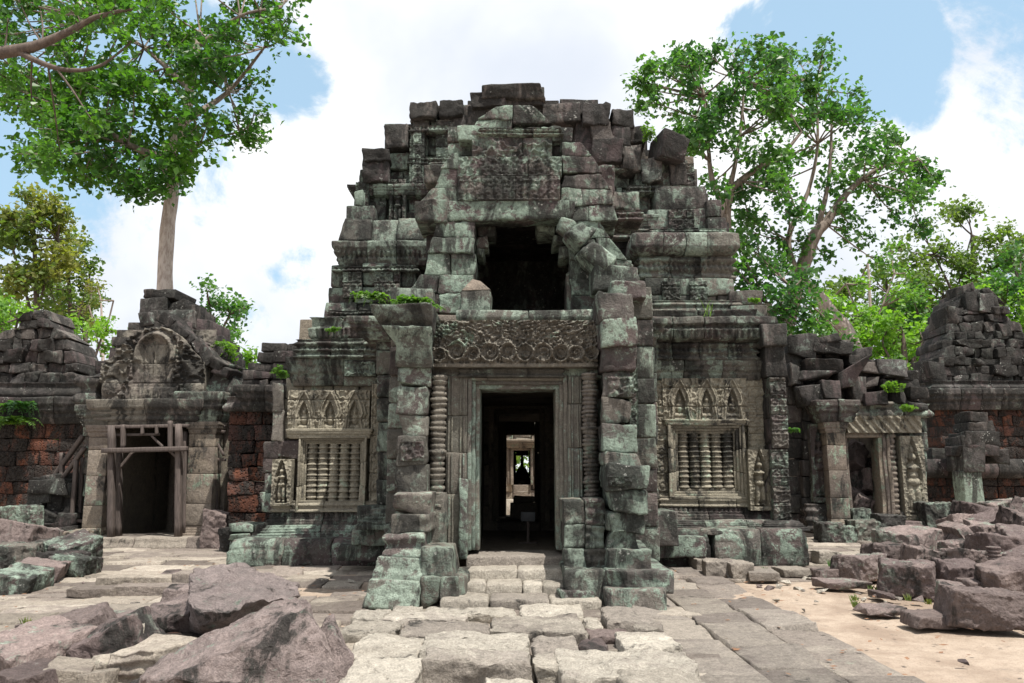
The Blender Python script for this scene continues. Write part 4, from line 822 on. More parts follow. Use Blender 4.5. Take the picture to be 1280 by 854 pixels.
mold(q, 1058, 1118, 540, 547, Y - .05, .4, BAND(1), .03, seg=2); B(q, 1058, 1063, 541, 652, Y, .5, n=(3, 3, 10)); bp(q, 'door_frame', 'column', gl)
q = MB(); p0, p1 = P(1122, 652, Y - .1), P(1122, 543, Y - .1); lathe(q, p0.x, Y, p0.z, p1.z, lambda t: .10 + .03 * (((t * 16) % 1) > .4), 8, 90); q.build('colonette', M['column'], gl)
q = MB(); masonry(q, [(1116, 655), (1116, 520), (1160, 520), (1160, 655)], Y + .15, .8, .45, .5); mold(q, 1126, 1160, 640, 660, Y - .1, .5, BASE, .1); bp(q, 'end_wall', 'tower', gl)
q = MB(); box(q, P(1060, 600, Y).x - .3, P(1060, 600, Y).x, Y + .5, Y + 4.2, 0, 3.6, n=(3, 6, 6)); box(q, P(1118, 600, Y).x, P(1118, 600, Y).x + .4, Y + .6, Y + 4.2, 0, 3.6, n=(3, 6, 6)); box(q, P(1060, 600, Y).x - .3, P(1118, 600, Y).x + .4, Y + 4.2, Y + 4.6, 0, 3.6, n=(6, 3, 6)); q.build('inner_wall', M['inner'], gl)
q = MB()
mold(q, 1026, 1066, 500, 528, Y - .8, 1., CORN, .15, seg=.5); mold(q, 1060, 1112, 502, 521, Y - .1, .9, BAND(1.5), .1, seg=.7); mold(q, 1095, 1160, 505, 522, Y - .1, .9, BAND(1), .1, seg=.7)
bp(q, 'cornice', 'green', gl)
q = MB()
masonry(q, [(985, 505), (985, 440), (1000, 425), (1062, 425), (1066, 455), (1105, 452), (1108, 470), (1140, 462), (1152, 505)], Y + .2, .6, .3, .45, yj=.15, chip=.5, n=(5, 3, 4), amp=.025)
for u0, u1, v0, v1, y in ((988, 1022, 420, 442, 20.), (1020, 1052, 419, 427, 19.9), (1018, 1068, 426, 440, 19.9), (1008, 1055, 450, 464, 19.8), (1000, 1046, 462, 476, 19.7), (1048, 1066, 466, 484, 19.8), (1064, 1098, 452, 464, 20.), (1072, 1094, 434, 446, 20.2), (1060, 1080, 442, 456, 20.1), (1066, 1082, 470, 500, 19.9), (1080, 1100, 470, 484, 20.), (1098, 1134, 448, 464, 20.), (1104, 1150, 464, 474, 20.), (1106, 1124, 474, 488, 20.), (1122, 1150, 472, 486, 20.1), (1118, 1136, 488, 504, 19.9), (1136, 1160, 486, 498, 19.9), (1142, 1164, 504, 514, 19.7), (1084, 1110, 488, 506, 19.8), (990, 1000, 455, 480, 19.8), (1030, 1050, 476, 500, 19.5), (1004, 1030, 478, 505, 19.6)): B(q, u0, u1, v0, v1, y, .9, jit=.05, amp=.03, chip=.5, rot=(0, random.gauss(0, .04), random.gauss(0, .1)))
bp(q, 'collapsed_roof', 'dark', gl)
q = MB(); mold(q, 1105, 1185, 662, 674, Y - 1.4, 1.4, pw((0, 1), (.5, 1), (.55, .3), (1, .3)), .1, seg=1.2, nz=6); mold(q, 1050, 1160, 652, 664, Y - .6, .9, pw((0, 1), (.5, 1), (.55, .3), (1, .3)), .08, seg=1, nz=6); q.build('step', M['rubble'], gl)

# ================================================================== FAR RIGHT TOWER AND WALL
random.seed(61); np.random.seed(61)
ft = thing('ruined_tower', 'small dark crumbling stone tower with red laterite base at the far right', 'tower', (17, 30, 0)); Y = 29
q = MB(); masonry(q, [(1176, 640), (1174, 508), (1330, 508), (1330, 640)], Y, 1.5, .36, .6, amp=.03); q.build('tower_base', M['laterite'], ft)
q = MB(); mold(q, 1172, 1330, 486, 512, Y - .2, 1.5, CORN, .25, seg=.7); mold(q, 1168, 1330, 476, 488, Y - .1, 1.5, BAND(1), .15, seg=.7, nz=8); q.build('tower_cornice', M['dark'], ft)
q = MB()
for a, b_, c, d_, y in (((1176, 480), (1172, 446), (1300, 446), (1302, 480), 29.1), ((1176, 447), (1182, 424), (1290, 424), (1298, 447), 29.3), ((1184, 425), (1188, 402), (1274, 402), (1284, 425), 29.5), ((1190, 403), (1195, 384), (1258, 384), (1266, 403), 29.7), ((1197, 385), (1202, 370), (1246, 370), (1252, 385), 29.9), ((1204, 371), (1208, 361), (1236, 361), (1242, 371), 30.1)):
    masonry(q, [a, b_, c, d_], y, 2.0, .32, .42, yj=.16, chip=.5, n=(5, 3, 5), amp=.05, jit=.03, slant=True)
for u0, u1, v0, v1, y in ((1204, 1220, 356, 366, 30.2), (1228, 1244, 366, 392, 29.7), (1208, 1222, 366, 388, 29.7), (1250, 1264, 404, 420, 29.4), (1166, 1182, 452, 476, 29.), (1186, 1198, 384, 404, 29.6)): B(q, u0, u1, v0, v1, y, 1.2, jit=.05, amp=.03, chip=.5)
bp(q, 'tower_body', 'dark', ft)
fw = thing('enclosure_wall', 'low laterite wall with rounded dark coping in front of the far right tower', 'wall', (15, 25.5, 0)); Y = 25.5
q = MB(); masonry(q, [(1152, 650), (1152, 596), (1340, 596), (1340, 650)], Y, .8, .3, .6, amp=.03); q.build('wall_body', M['laterite'], fw)
q = MB(); mold(q, 1150, 1340, 574, 598, Y - .1, 1., pw((0, .3), (.2, .9), (.5, 1), (.8, .7), (1, .2)), .2, seg=.8, nz=8); masonry(q, [(1160, 576), (1170, 562), (1196, 560), (1200, 576)], Y + .1, .8, .3, .5); bp(q, 'wall_coping', 'dark', fw)
sp_ = thing('stone_marker', 'square grey stone post under a stack of dark blocks by the right enclosure wall', 'stone post', (13.8, 24, 0)); Y = 24.2
q = MB(); B(q, 1206, 1231, 588, 655, Y, .6, n=(5, 4, 10)); q.build('post', M['tower'], sp_); q = MB()
for u0, u1, v0, v1 in ((1203, 1232, 545, 590), (1200, 1250, 556, 570), (1206, 1250, 540, 556), (1210, 1244, 527, 541), (1214, 1236, 517, 528), (1240, 1260, 562, 580)): B(q, u0, u1, v0, v1, Y - .05, .9, jit=.04, amp=.03, chip=.4, n=(6, 4, 5))
bp(q, 'stacked_cap', 'dark', sp_)
# long back wall so that the horizon is never bare behind the ruins
bw = thing('rear_wall', 'distant dark stone enclosure wall glimpsed between the ruins', 'wall', (0, 36, 0)); q = MB(); masonry(q, [(-60, 0), (-2.6, 0), (-2.6, 2.6), (-60, 2.6)], 37, 1, .65, 1.6, px=False, n=(3, 2, 3)); masonry(q, [(2.8, 0), (60, 0), (60, 2.6), (2.8, 2.6)], 37, 1, .65, 1.6, px=False, n=(3, 2, 3)); q.build('wall_body', M['dark'], bw)

# ================================================================== LOOSE STONES
random.seed(71); np.random.seed(71)
def stone_thing(name, u0, u1, v0, v1, label, cat='fallen stone', group=None, Y=None, dep=None, mat='rubble', rot=None, jit=.13, r=.03, amp=.024, zb=0., n=None, facets=1):
    """a loose block: its outline in the photo at its own distance gives its width and height"""
    if Y is None: Y = G((u0 + u1) / 2, v1, zb).y
    x0, x1, z0, z1 = pxr(u0, u1, v0, v1, Y); wd = x1 - x0; ht = z1 - z0; dep = dep or wd * random.uniform(.7, 1.); ht = max(ht * .97, .04)
    if z0 - ht * .0 < .4: z_t = z1 - (z1 - z0) * .03; z0 = 0; ht = max(z_t, .04)
    q = MB(); c = Vector(((x0 + x1) / 2, Y + dep / 2, z0 + ht / 2)); k = min(wd, dep, ht)
    pts = []
    for sx in (-1, 1):
        for sy in (-1, 1):
            for sz in (-1, 1):
                p = np.array([sx * wd / 2, sy * dep / 2, sz * ht / 2]) * (1.04 + (np.random.rand(3) - .5) * 2 * jit * 1.5); pts.append(p)
    for _ in range(facets * 2):
        p = np.random.randn(3); p /= np.linalg.norm(p); pts.append(p * np.array([wd, dep, ht]) * .56)
    R_ = rotm(*(rot or (random.gauss(0, .1), random.gauss(0, .1), random.uniform(-.5, .5)))); pts = [np.array(c) + R_ @ p for p in pts]
    hull(q, pts, bev=min(.022, k * .08), cuts=max(.035, wd / 18), amp=min(amp, k * .07), col=(random.random(), random.random(), random.random()))
    o = q.build(name, mat, freq=5); return tag(o, label, cat, group)
RB = 'fallen purple stones heaped on the right'
L = [
 (1056, 1109, 698, 728, 'rounded grey topped block alone at the left edge of the right heap', None),
 (1115, 1175, 705, 745, 'large angular block with brown front leaning at the front of the right heap', None),
 (1094, 1142, 682, 712, 'dark block with pale scratch behind the rounded grey topped block', 12.9),
 (1112, 1181, 666, 692, 'long purple block with sloping top at the back left of the right heap', 14.5),
 (1140, 1190, 687, 723, 'broad flat faced block with incised grooves in the middle of the right heap', 12.2),
 (1181, 1213, 732, 766, 'pointed block with sandy underside left of the biggest front slab', None),
 (1206, 1290, 740, 790, 'biggest purple slab at the front right of the heap with sandy underside', None),
 (1184, 1232, 706, 735, 'pale topped sloping block beside a tuft of dry grass', 10.9),
 (1192, 1248, 690, 718, 'block with pale flat top and black front near the fluted colonette piece', 12.0),
 (1244, 1310, 706, 752, 'large slanting slab with black shaded side at the right picture edge', 10.3),
 (1188, 1227, 677, 696, 'small grey block under the tilted roof shaped slab', 13.6),
 (1192, 1247, 646, 667, 'long flat dark block at the back of the right heap below the grey stone post', 18.2),
 (1176, 1197, 664, 682, 'small purple wedge left of the tilted roof shaped slab', 15.6),
 (1221, 1260, 660, 679, 'low purple block right of the tilted roof shaped slab', 15.4),
 (1234, 1296, 672, 705, 'wide pinkish block behind the fluted colonette piece', 13.0),
 (1257, 1282, 651, 669, 'pale block near the far end of the right heap', 17.0),
 (1262, 1300, 640, 654, 'dark slab on the far right end of the heap by the enclosure wall', 19.5),
 (1240, 1285, 626, 646, 'topmost stacked block at the back right corner of the heap', 20.5),
 (1231, 1262, 715, 731, 'small flat grey block between the pale topped block and the slanting slab', 11.2),
 (1110, 1117, 712, 726, 'narrow grey stone wedged beside the rounded grey topped block', 11.5),
 (1212, 1246, 728, 744, 'purple block behind the pointed block and the biggest front slab', 10.6),
 (1226, 1256, 640, 652, 'low brown block beside the foot of the grey stone post', 19.4),
 (1083, 1096, 692, 706, 'small dark stone left of the dark block with pale scratch', 13.2),
 (1262, 1300, 690, 712, 'broken reddish block at the right edge behind the slanting slab', 11.8),
]
for u0, u1, v0, v1, lab, Yq in L:
    stone_thing('fallen_stone', u0, u1, v0, v1, lab, group=RB, Y=Yq, zb=0)
# under layer of the heap: more blocks filling between those above
hp = [(9.2 + i * .9 + random.uniform(-.3, .3), 11.6 + j * 1.05 + random.uniform(-.3, .3)) for i in range(5) for j in range(8)]
for X, Y in hp:
    u_ = 651 + X / Y * 995
    if u_ < 1190 + (18 - Y) * 4 or u_ > 1400: continue
    s = random.uniform(.45, .75); q = MB(); R_ = rotm(random.gauss(0, .2), random.gauss(0, .2), random.uniform(0, 3)); pts = [np.array((X, Y, .14 + max(0, Y - 12) * .05 + max(0, X - 9) * .05)) + R_ @ (np.array([a, b_, c]) * s * np.array((.75, .6, .35)) * (1 + (np.random.rand(3) - .5) * .3)) for a in (-1, 1) for b_ in (-1, 1) for c in (-1, 1)]
    hull(q, pts, .03, .09, .03); tag(q.build('fallen_stone', 'rubble', freq=5), 'one of the half buried purple blocks packed under the right heap', 'fallen stone', 'half buried blocks under the right heap')
for i in range(46):
    Y = random.uniform(10.2, 19); u_ = random.uniform(max(1110, 1215 - (Y - 10) * 12), 1300); X = (u_ - 651) / 995 * Y * 1.0; s = random.uniform(.12, .26)
    q = MB(); R_ = rotm(random.gauss(0, .5), random.gauss(0, .5), random.uniform(0, 3)); pts = [np.array((X, Y, .06 + (.28 if u_ > 1190 and Y > 11.5 else 0) * random.random())) + R_ @ (np.array([a, b_, c]) * s * np.array((1., .7, .5)) * (1 + (np.random.rand(3) - .5) * .5)) for a in (-1, 1) for b_ in (-1, 1) for c in (-1, 1)]
    hull(q, pts, .015, .06, .015); tag(q.build('rubble_piece', 'rubble', freq=5), 'one of the small broken pieces wedged between the big blocks of the right heap', 'rubble piece', 'small broken pieces in the right heap')
# tilted roof-shaped slab (two slopes)
q = MB(); a, b_, c = P(1195, 684, 14.2), P(1210, 656, 14.2), P(1234, 690, 14.0)
for s_, e_ in ((a, b_), (b_, c)):
    d = (e_ - s_); n_ = Vector((-d.z, 0, d.x)).normalized() * -.22
    if s_ is b_: hull(q, [s_, e_, s_ + n_, e_ + n_] + [p + Vector((.2, 1.1, 0)) for p in (s_, e_, s_ + n_, e_ + n_)], .02, .1, .02, col=(.8, .4, .3))
hull(q, [a, b_, P(1212, 690, 14.2), a + Vector((.1, .9, 0)), b_ + Vector((.2, 1.1, 0)), P(1212, 690, 15.0)], .02, .1, .02, col=(.6, .4, .2))
tag(q.build('fallen_stone', 'rubble', freq=5), 'tilted roof shaped slab standing up in the middle of the right heap', 'fallen stone', RB)
q = MB(); p0, p1 = P(1252, 717, 11.6), P(1251, 684, 11.6); lathe(q, p0.x, 11.7, max(p0.z, 0), p1.z, lambda t: .075 + .02 * (((t * 7) % 1) > .45), 9, 50, lean=(-.03, 0)); tag(q.build('colonette_fragment', 'rubble'), 'short fluted colonette fragment standing upright on the right heap', 'column fragment')
# flat stones bedded in the sand
for u0, u1, v0, v1, lab in ((1033, 1084, 727, 737, 'flat thin stone lying in the sand below the rounded grey topped block'), (1147, 1200, 770, 785, 'flat grey stone lying in the sand left of the biggest front slab'), (1088, 1130, 760, 769, 'small dark flat stone sunk in the open sand'), (1022, 1056, 712, 726, 'low broken stone at the edge of the sand next to the paving'), (1100, 1118, 742, 748, 'tiny flat brown stone in the sand before the angular block')):
    stone_thing('flat_stone', u0, u1, v0, v1, lab, dep=.35, rot=(0, 0, random.uniform(-.2, .2)), amp=.015, jit=.2)
for u0, u1, v0, v1, lab, m_ in ((1028, 1055, 654, 672, 'square block left of the column foot at the right gallery', 'tower'), (1070, 1102, 651, 676, 'squared green stained block before the choked doorway', 'green'), (1102, 1132, 645, 662, 'dark squared block on the step of the choked doorway', 'dark'), (1158, 1191, 629, 659, 'moulded pedestal block right of the carved figure at the gallery', 'green'), (1054, 1072, 658, 672, 'small carved block between the two squared blocks at the gallery', 'tower'), (1068, 1090, 636, 652, 'pale green block in the mouth of the choked doorway', 'green')):
    stone_thing('squared_block', u0, u1, v0, v1, lab, cat='stone block', Y=18.7 if v1 > 655 and u0 < 1140 else 19.5, mat=m_, rot=(0, 0, random.uniform(-.1, .1)), jit=.02, facets=0, dep=.6, group='squared blocks set down before the right gallery')
random.seed(72); np.random.seed(72)
for u0, u1, v0, v1, Yq, lab in ((1060, 1084, 612, 640, 20.9, 'big reddish block at the bottom of the stones choking the doorway'), (1084, 1104, 624, 645, 21.2, 'dark block low right among the stones choking the doorway'), (1060, 1080, 560, 590, 21.6, 'grey slab leaning at the left of the choked doorway'), (1072, 1096, 575, 600, 21.9, 'dark tilted block midway up the choked doorway'), (1076, 1098, 592, 616, 21.3, 'pinkish triangular slab in the centre of the choked doorway'), (1074, 1088, 552, 568, 22.2, 'sunlit orange block at the top of the choked doorway'), (1082, 1104, 560, 582, 22.4, 'dark block behind the top of the choked doorway'), (1086, 1106, 600, 624, 22.2, 'grey block right of the pinkish triangular slab'), (1062, 1078, 590, 612, 21.8, 'dark block above the big reddish block in the doorway')):
    stone_thing('fallen_stone', u0, u1, v0, v1, lab, Y=Yq - .45, group='stones choking the right gallery doorway', rot=(random.gauss(0, .4), random.gauss(0, .5), random.uniform(-.5, .5)), dep=.8)
# left heap
LB = 'fallen stones beside the left pavilion'
for u0, u1, v0, v1, Yq, lab, m_ in ((-20, 52, 658, 682, 15.2, 'long purple beam stone lying over the left heap', 'rubble'), (-20, 30, 682, 712, 13.6, 'dark mossy block at the left picture edge under the beam stone', 'tower'), (52, 100, 675, 704, 14.0, 'green stained block at the right end of the left heap', 'tower'), (58, 100, 698, 722, None, 'low oblong block before the green stained block', 'tower'), (10, 58, 706, 730, None, 'flat brown block in the front row of the left heap', 'rubble'), (-20, 30, 716, 744, None, 'squared mossy block at the bottom left of the left heap', 'tower'), (50, 78, 692, 712, 13.4, 'small dark block tucked behind the low oblong block', 'dark'), (30, 54, 680, 706, 14.2, 'shadowed block in the gap under the beam stone', 'dark'), (78, 102, 664, 682, 16.2, 'rounded pale boulder beside the pavilion column', 'column'), (54, 78, 668, 682, 16.0, 'small pale rubble stone left of the rounded pale boulder', 'column'), (0, 26, 634, 662, 17.0, 'leaning grey slab against the laterite wall', 'tower'), (252, 278, 640, 676, 17.2, 'upright pinkish stone leaning on the pavilion right column', 'rubble'), (278, 300, 660, 676, 16.6, 'broken dark stone right of the upright pinkish stone', 'dark'), (190, 210, 722, 738, 12.6, 'small purple block on the paving near the doorway sill', 'rubble')):
    stone_thing('fallen_stone', u0, u1, v0, v1, lab, Y=Yq, mat=m_, group=LB, jit=.09, rot=None if u0 != 252 else (0, .08, .1), dep=.7)
for u0, u1, v0, v1, lab in ((84, 141, 736, 747, 'long low sill stone on the left court, its left half'), (142, 214, 733, 746, 'long low sill stone on the left court, its right half'), (168, 212, 722, 732, 'narrow grooved stone lying behind the sill stones'), (120, 166, 722, 733, 'thin dark slab behind the sill stones, left of the grooved one'), (214, 236, 716, 740, 'moulded stone stack at the right end of the sill stones')):
    stone_thing('sill_stone', u0, u1, v0, v1, lab, cat='stone sill', mat='pave', dep=.35, rot=(0, 0, .03), jit=.03, facets=0, amp=.012)
# paved edge stones at the right, standing proud of the sand
random.seed(73); np.random.seed(73)
for i, (u0, u1, v0, v1) in enumerate(((885, 918, 702, 722), (914, 942, 704, 724), (940, 976, 716, 726), (905, 950, 697, 708), (950, 1000, 692, 706), (985, 1022, 690, 704), (1020, 1052, 690, 706), (978, 1012, 712, 722), (870, 890, 700, 714))):
    stone_thing('edge_stone', u0, u1, v0, v1, 'worn slab edging the right hand paving above the sand', cat='edge stone', group='worn slabs edging the right hand paving', mat='paver', dep=.5, rot=(0, 0, random.uniform(-.15, .15)), jit=.06, amp=.02)
# ---- foreground boulders
def hthing(name, pts, label, mat='boulder', cat='boulder', group=None, bev=.03, cuts=.06, amp=.03, col=(.5, .5, .3), freq=4.):
    q = MB(); hull(q, pts, bev, cuts, amp, col); o = q.build(name, mat, freq=freq); return tag(o, label, cat, group)
hthing('boulder', [P(238, 709, 8.9), P(300, 705, 9.0), P(372, 727, 8.6), P(375, 742, 8.1), P(310, 757, 7.7), P(262, 768, 7.3), P(236, 750, 7.6), P(238, 793, 7.9), P(262, 797, 7.75), P(310, 785, 8.1), P(370, 768, 8.7), P(300, 770, 8.9)], 'big purple boulder with pale flat top and mossy black front, behind the ridge boulder', 'mossy', amp=.035, cuts=.05)
hthing('boulder', [P(168, 853, 5.9), P(235, 804, 6.3), P(300, 776, 6.45), P(345, 754, 6.55), P(376, 747, 6.55), P(386, 760, 6.3), P(212, 854, 5.72), P(300, 808, 5.95), P(335, 787, 6.05), P(376, 762, 6.2), P(200, 868, 5.78), P(300, 868, 5.85), P(400, 862, 5.98), P(432, 850, 6.1), P(405, 812, 6.2), P(420, 832, 6.1), P(300, 830, 7.0), P(160, 866, 6.2)], 'huge ridge shaped purple boulder at the bottom of the picture, left of the causeway', amp=.045, cuts=.04, bev=.03, freq=3)
hthing('boulder', [P(390, 805, 6.4), P(405, 774, 6.6), P(413, 772, 6.6), P(416, 790, 6.4), P(436, 828, 6.2), G(440, 868), G(380, 870), P(385, 840, 6.2), G(430, 805)], 'narrow pointed stone between the ridge boulder and the causeway', amp=.03, cuts=.05)
FG = 'low broken stones in the left foreground'
for nm, u0, u1, v0, v1, lab, m_, kw in (
    ('fallen_stone', -30, 52, 798, 846, 'broad rounded purple stone at the bottom left corner', 'rubble', dict(dep=.7)), ('fallen_stone', 50, 112, 774, 816, 'dark jagged stone with shadowed hollow in the left foreground', 'rubble', dict(rot=(.1, -.35, .3), dep=.6)), ('fallen_stone', 92, 168, 782, 838, 'long slanting dark slab resting on the jagged stone', 'rubble', dict(rot=(.1, -.42, .15), dep=.45)),
    ('fallen_stone', 165, 238, 764, 808, 'pale purple sloping slab left of the mossy fronted boulder', 'boulder', dict(dep=.7, rot=(.15, -.2, 0))), ('fallen_stone', 198, 238, 736, 764, 'wedge of purple stone standing behind the sloping slab', 'boulder', dict(dep=.4)), ('cobble', 157, 176, 782, 803, 'small cream rounded cobble on the slanting dark slab', 'pale', dict(zb=.12, Y=6.9, dep=.13)),
    ('brick_fragment', 200, 252, 795, 812, 'flat orange red laterite piece beside the ridge boulder', 'laterite', dict(dep=.3, rot=(0, 0, .2))), ('fallen_stone', 60, 98, 816, 834, 'small flat purple shard before the slanting slab', 'rubble', dict(dep=.3)), ('fallen_stone', -20, 46, 846, 880, 'flat grey stone cut by the bottom edge at the left corner', 'rubble', dict(dep=.5)), ('fallen_stone', 40, 92, 838, 862, 'low cracked stone right of the flat grey corner stone', 'pave', dict(dep=.4, Y=6.1)), ('fallen_stone', 92, 128, 846, 870, 'small pale stone at the bottom edge under the shard', 'pave', dict(dep=.3)),
    ('fallen_stone', 128, 160, 770, 786, 'little purple stone on the paving behind the slanting slab', 'rubble', dict(dep=.3)), ('fallen_stone', 20, 56, 786, 802, 'small broken stone behind the rounded corner stone', 'rubble', dict(dep=.3)), ('fallen_stone', 112, 150, 826, 856, 'pale worn lump between the shard and the carved block', 'pave', dict(dep=.4))):
    stone_thing(nm, u0, u1, v0, v1, lab, mat=m_, group=FG if nm == 'fallen_stone' else None, cat={'cobble': 'cobble', 'brick_fragment': 'laterite fragment'}.get(nm, 'fallen stone'), **{**dict(Y=None), **kw})
cb = MB(); x0, x1, z0, z1 = pxr(138, 208, 804, 846, 6.3)
box(cb, x0, x1, 6.3, 6.9, 0, z1 - .06, n=(12, 6, 20), r=.03, jit=.03, amp=.02, prof=BAND(3), pd=.03, rot=(0, -.06, -.1)); tag(cb.build('carved_block', 'pave'), 'broken block carved with moulded bands, left of the ridge boulder', 'carved block')
# ---- causeway blocks
CB = 'sun bleached blocks laid across the causeway'
for u0, u1, vb, vf, zt, lab in (
    (529, 666, 812, 826, .2, 'square edged block at the bottom centre of the causeway, the nearest in the middle'), (529, 662, 792, 811, .17, 'long flat block just behind the bottom centre block'), (430, 528, 822, 866, .17, 'large pale worn block at the bottom left of the causeway'), (440, 528, 793, 820, .14, 'wide pale block behind the bottom left one'),
    (503, 613, 775, 792, .14, 'long block left of the middle joint in the second row from the steps'), (615, 729, 770, 788, .14, 'long block right of the middle joint in the second row from the steps'), (429, 501, 776, 793, .10, 'low cracked block at the left end of the second row'), (666, 724, 795, 832, .17, 'narrow block with green stained front right of the bottom centre block'),
    (694, 866, 814, 842, .19, 'very long curved block in the bottom right of the causeway'), (776, 885, 836, 872, .20, 'pale block cut by the bottom edge right of the causeway'), (754, 817, 759, 777, .15, 'pale block at the foot of the right pier'), (771, 842, 786, 808, .15, 'broad rounded block behind the very long curved block'),
    (793, 827, 777, 785, .13, 'thin small block behind the broad rounded block'), (479, 586, 766, 775, .09, 'thin long slab in the first row, left of the middle'), (445, 485, 760, 773, .10, 'small worn block at the left end of the first row'), (530, 646, 758, 768, .07, 'flat slab right in front of the lowest step'), (648, 728, 756, 768, .07, 'flat cracked slab right of the one before the lowest step'),
    (723, 760, 798, 812, .10, 'dark broken block sunk among the pale ones'), (733, 786, 784, 796, .09, 'grey brown sunk slab behind the dark broken block'), (728, 751, 768, 782, .12, 'short brown block at the right end of the long second row'), (600, 672, 852, 880, .12, 'reddish slab just cut by the bottom edge at the centre'), (487, 529, 757, 764, .09, 'small pinkish block beside the left pier foot')):
    p = [G(u0, vf, zt), G(u1, vf, zt), G(u1, vb, zt), G(u0, vb, zt)]; x0 = (p[0].x + p[3].x) / 2; x1 = (p[1].x + p[2].x) / 2; y0, y1 = p[0].y, p[2].y
    pts = [(x + random.uniform(-.02, .02), y + random.uniform(-.03, .03), z + (random.uniform(-.02, .01) if z > 0 else 0)) for x in (x0 + .01, x1 - .01) for y in (y0, max(y1, y0 + .16)) for z in (-.06, zt)]
    pts += [((x0 + x1) / 2 + random.uniform(-.2, .2) * (x1 - x0), y0 - random.uniform(.0, .03), zt - .01), ((x0 + x1) / 2, (y0 + y1) / 2, zt + .015)]
    dk = 'dark' in lab or 'grey brown' in lab
    hthing('causeway_block', pts, lab, 'rubble' if dk else 'pale', 'paving block', CB, bev=.024, cuts=.06, amp=.026, col=(random.random(), random.random(), random.random()), freq=4)
# small chips scattered at the sand edge and in the court
random.seed(74); np.random.seed(74)
for i in range(150):
    if i < 104: X = random.uniform(3.15, 7.); Y = random.gauss(12.6, .5) if i < 34 else (random.uniform(7, 12.5) if i < 54 else 8 + (X - 4.3) * -1.2 + random.gauss(2.5, .7))
    else: X = random.uniform(-7, -2.2); Y = random.uniform(6.2, 13)
    s = random.uniform(.02, .055); q = MB(); hull(q, [np.array((X, Y, .0)) + np.random.randn(3) * np.array((1, 1, .5)) * s for _ in range(9)], .004, .05, .0); tag(q.build('stone_chip', 'pale' if i % 3 else 'rubble'), 'small stone chip scattered over the sand and paving', 'stone chip', 'small stone chips scattered over the ground')
# ================================================================== TREES
random.seed(91); np.random.seed(91)
def leaves(mb, C, rx, ry, rz, n, size, up=.5, cl=5):
    """n leaves gathered in small sprays inside an ellipsoid"""
    k = max(3, n // cl); d = np.random.randn(k, 3); d /= np.linalg.norm(d, axis=1)[:, None]; rr = np.random.rand(k, 1) ** .45
    cen = np.array(C) + d * rr * np.array([rx, ry, rz]); cen = np.repeat(cen, cl, 0); m = len(cen); cen = cen + np.random.randn(m, 3) * size * 1.0
    nrm = np.random.randn(m, 3) * .75 + np.array([0, -.15, up * 1.6]) + np.repeat(d, cl, 0) * .5; nrm /= np.linalg.norm(nrm, axis=1)[:, None]
    t = np.cross(nrm, np.random.randn(m, 3)); t /= np.linalg.norm(t, axis=1)[:, None]; b_ = np.cross(nrm, t)
    s = size * np.random.uniform(.45, 1.4, (m, 1)); w_ = s * .42
    V = np.stack([cen - t * s * .5, cen + b_ * w_ - t * s * .08 + nrm * s * .08, cen + t * s * .55 - nrm * s * .12, cen - b_ * w_ - t * s * .08 + nrm * s * .08], 1).reshape(-1, 3)
    Fc = np.arange(m * 4).reshape(-1, 4); tone = np.repeat(np.repeat(np.random.rand(k, 1), cl, 0), 4, 0); c = np.concatenate([np.clip(np.repeat(np.random.rand(m, 1), 4, 0) * .6 + tone * .4, 0, 1), tone, tone], 1)
    mb.V.append(V); mb.Q.append(Fc + mb.n); mb.C.append(c); mb.A.append(np.zeros(len(V))); mb.n += len(V)
def tree(name, label, trunk, limbs, clumps, leaf, size, dens, cat='tree', bark='bark', group=None, twig=.03, up=.5, depth=1.):
    """trunk, limbs: lists of (u, v, Y, radius_m); clumps: (u, v, Y, radius_px[, flat])"""
    tp_ = [P(*t[:3]) for t in trunk]; o = thing(name, label, cat, (tp_[0].x, tp_[0].y, 0), group); q = MB(); tube(q, tp_, [t[3] for t in trunk], 12, .02, sub=4); q.build('trunk', bark, o)
    nodes = list(tp_[1:]); q = MB()
    for L_ in limbs:
        pp = [P(*t[:3]) for t in L_]; tube(q, pp, [t[3] for t in L_], 8, .01, sub=4); nodes += pp[1:]
        nodes += [(pp[i] + pp[i + 1]) / 2 for i in range(len(pp) - 1)]
    cr = MB()
    for c in clumps:
        u, v, Y, r = c[:4]; fl = c[4] if len(c) > 4 else .7; C = P(u, v, Y); R_ = r / 995 * Y
        nd = min(nodes, key=lambda p: (p - C).length); md = nd.lerp(C, .5) + Vector((random.gauss(0, .08), random.gauss(0, .08), -.1)) * R_
        tube(q, [nd, md, C], [twig * 1.2, twig, twig * .4], 5, 0, sub=3)
        for _ in range(3): 
            e = C + Vector(np.random.randn(3) * np.array([R_, R_, R_ * fl]) * .5); tube(q, [md.lerp(C, .6), e], [twig * .5, twig * .25], 4, 0, sub=1)
        ns = random.randint(5, 8)
        for _ in range(ns):
            d = Vector(np.random.randn(3)).normalized(); d = Vector((d.x * R_, d.y * R_ * depth, d.z * R_ * fl)) * random.uniform(.25, .85); rr = R_ * random.uniform(.28, .48)
            leaves(cr, C + d, rr, rr, rr * .55, int(dens * (rr / size) ** 2 * 4.5), size, up)
    q.build('branch', 'bark_mid' if bark == 'bark' else bark, o); cr.build('crown', leaf, o, smooth=False); return o
def blob(n, u0, u1, v0, v1, Y, r, inside, dy=2.5):
    out_ = []
    while len(out_) < n:
        u, v = random.uniform(u0, u1), random.uniform(v0, v1)
        if inside(u, v): out_.append((u, v, Y + random.uniform(-dy, dy), random.uniform(.7, 1.2) * r, .6))
    return out_
def poly_in(pts):
    def f(x, y):
        c = False
        for i in range(len(pts)):
            (x1, y1), (x2, y2) = pts[i], pts[(i + 1) % len(pts)]
            if (y1 > y) != (y2 > y) and x < (x2 - x1) * (y - y1) / (y2 - y1) + x1: c = not c
        return c
    return f
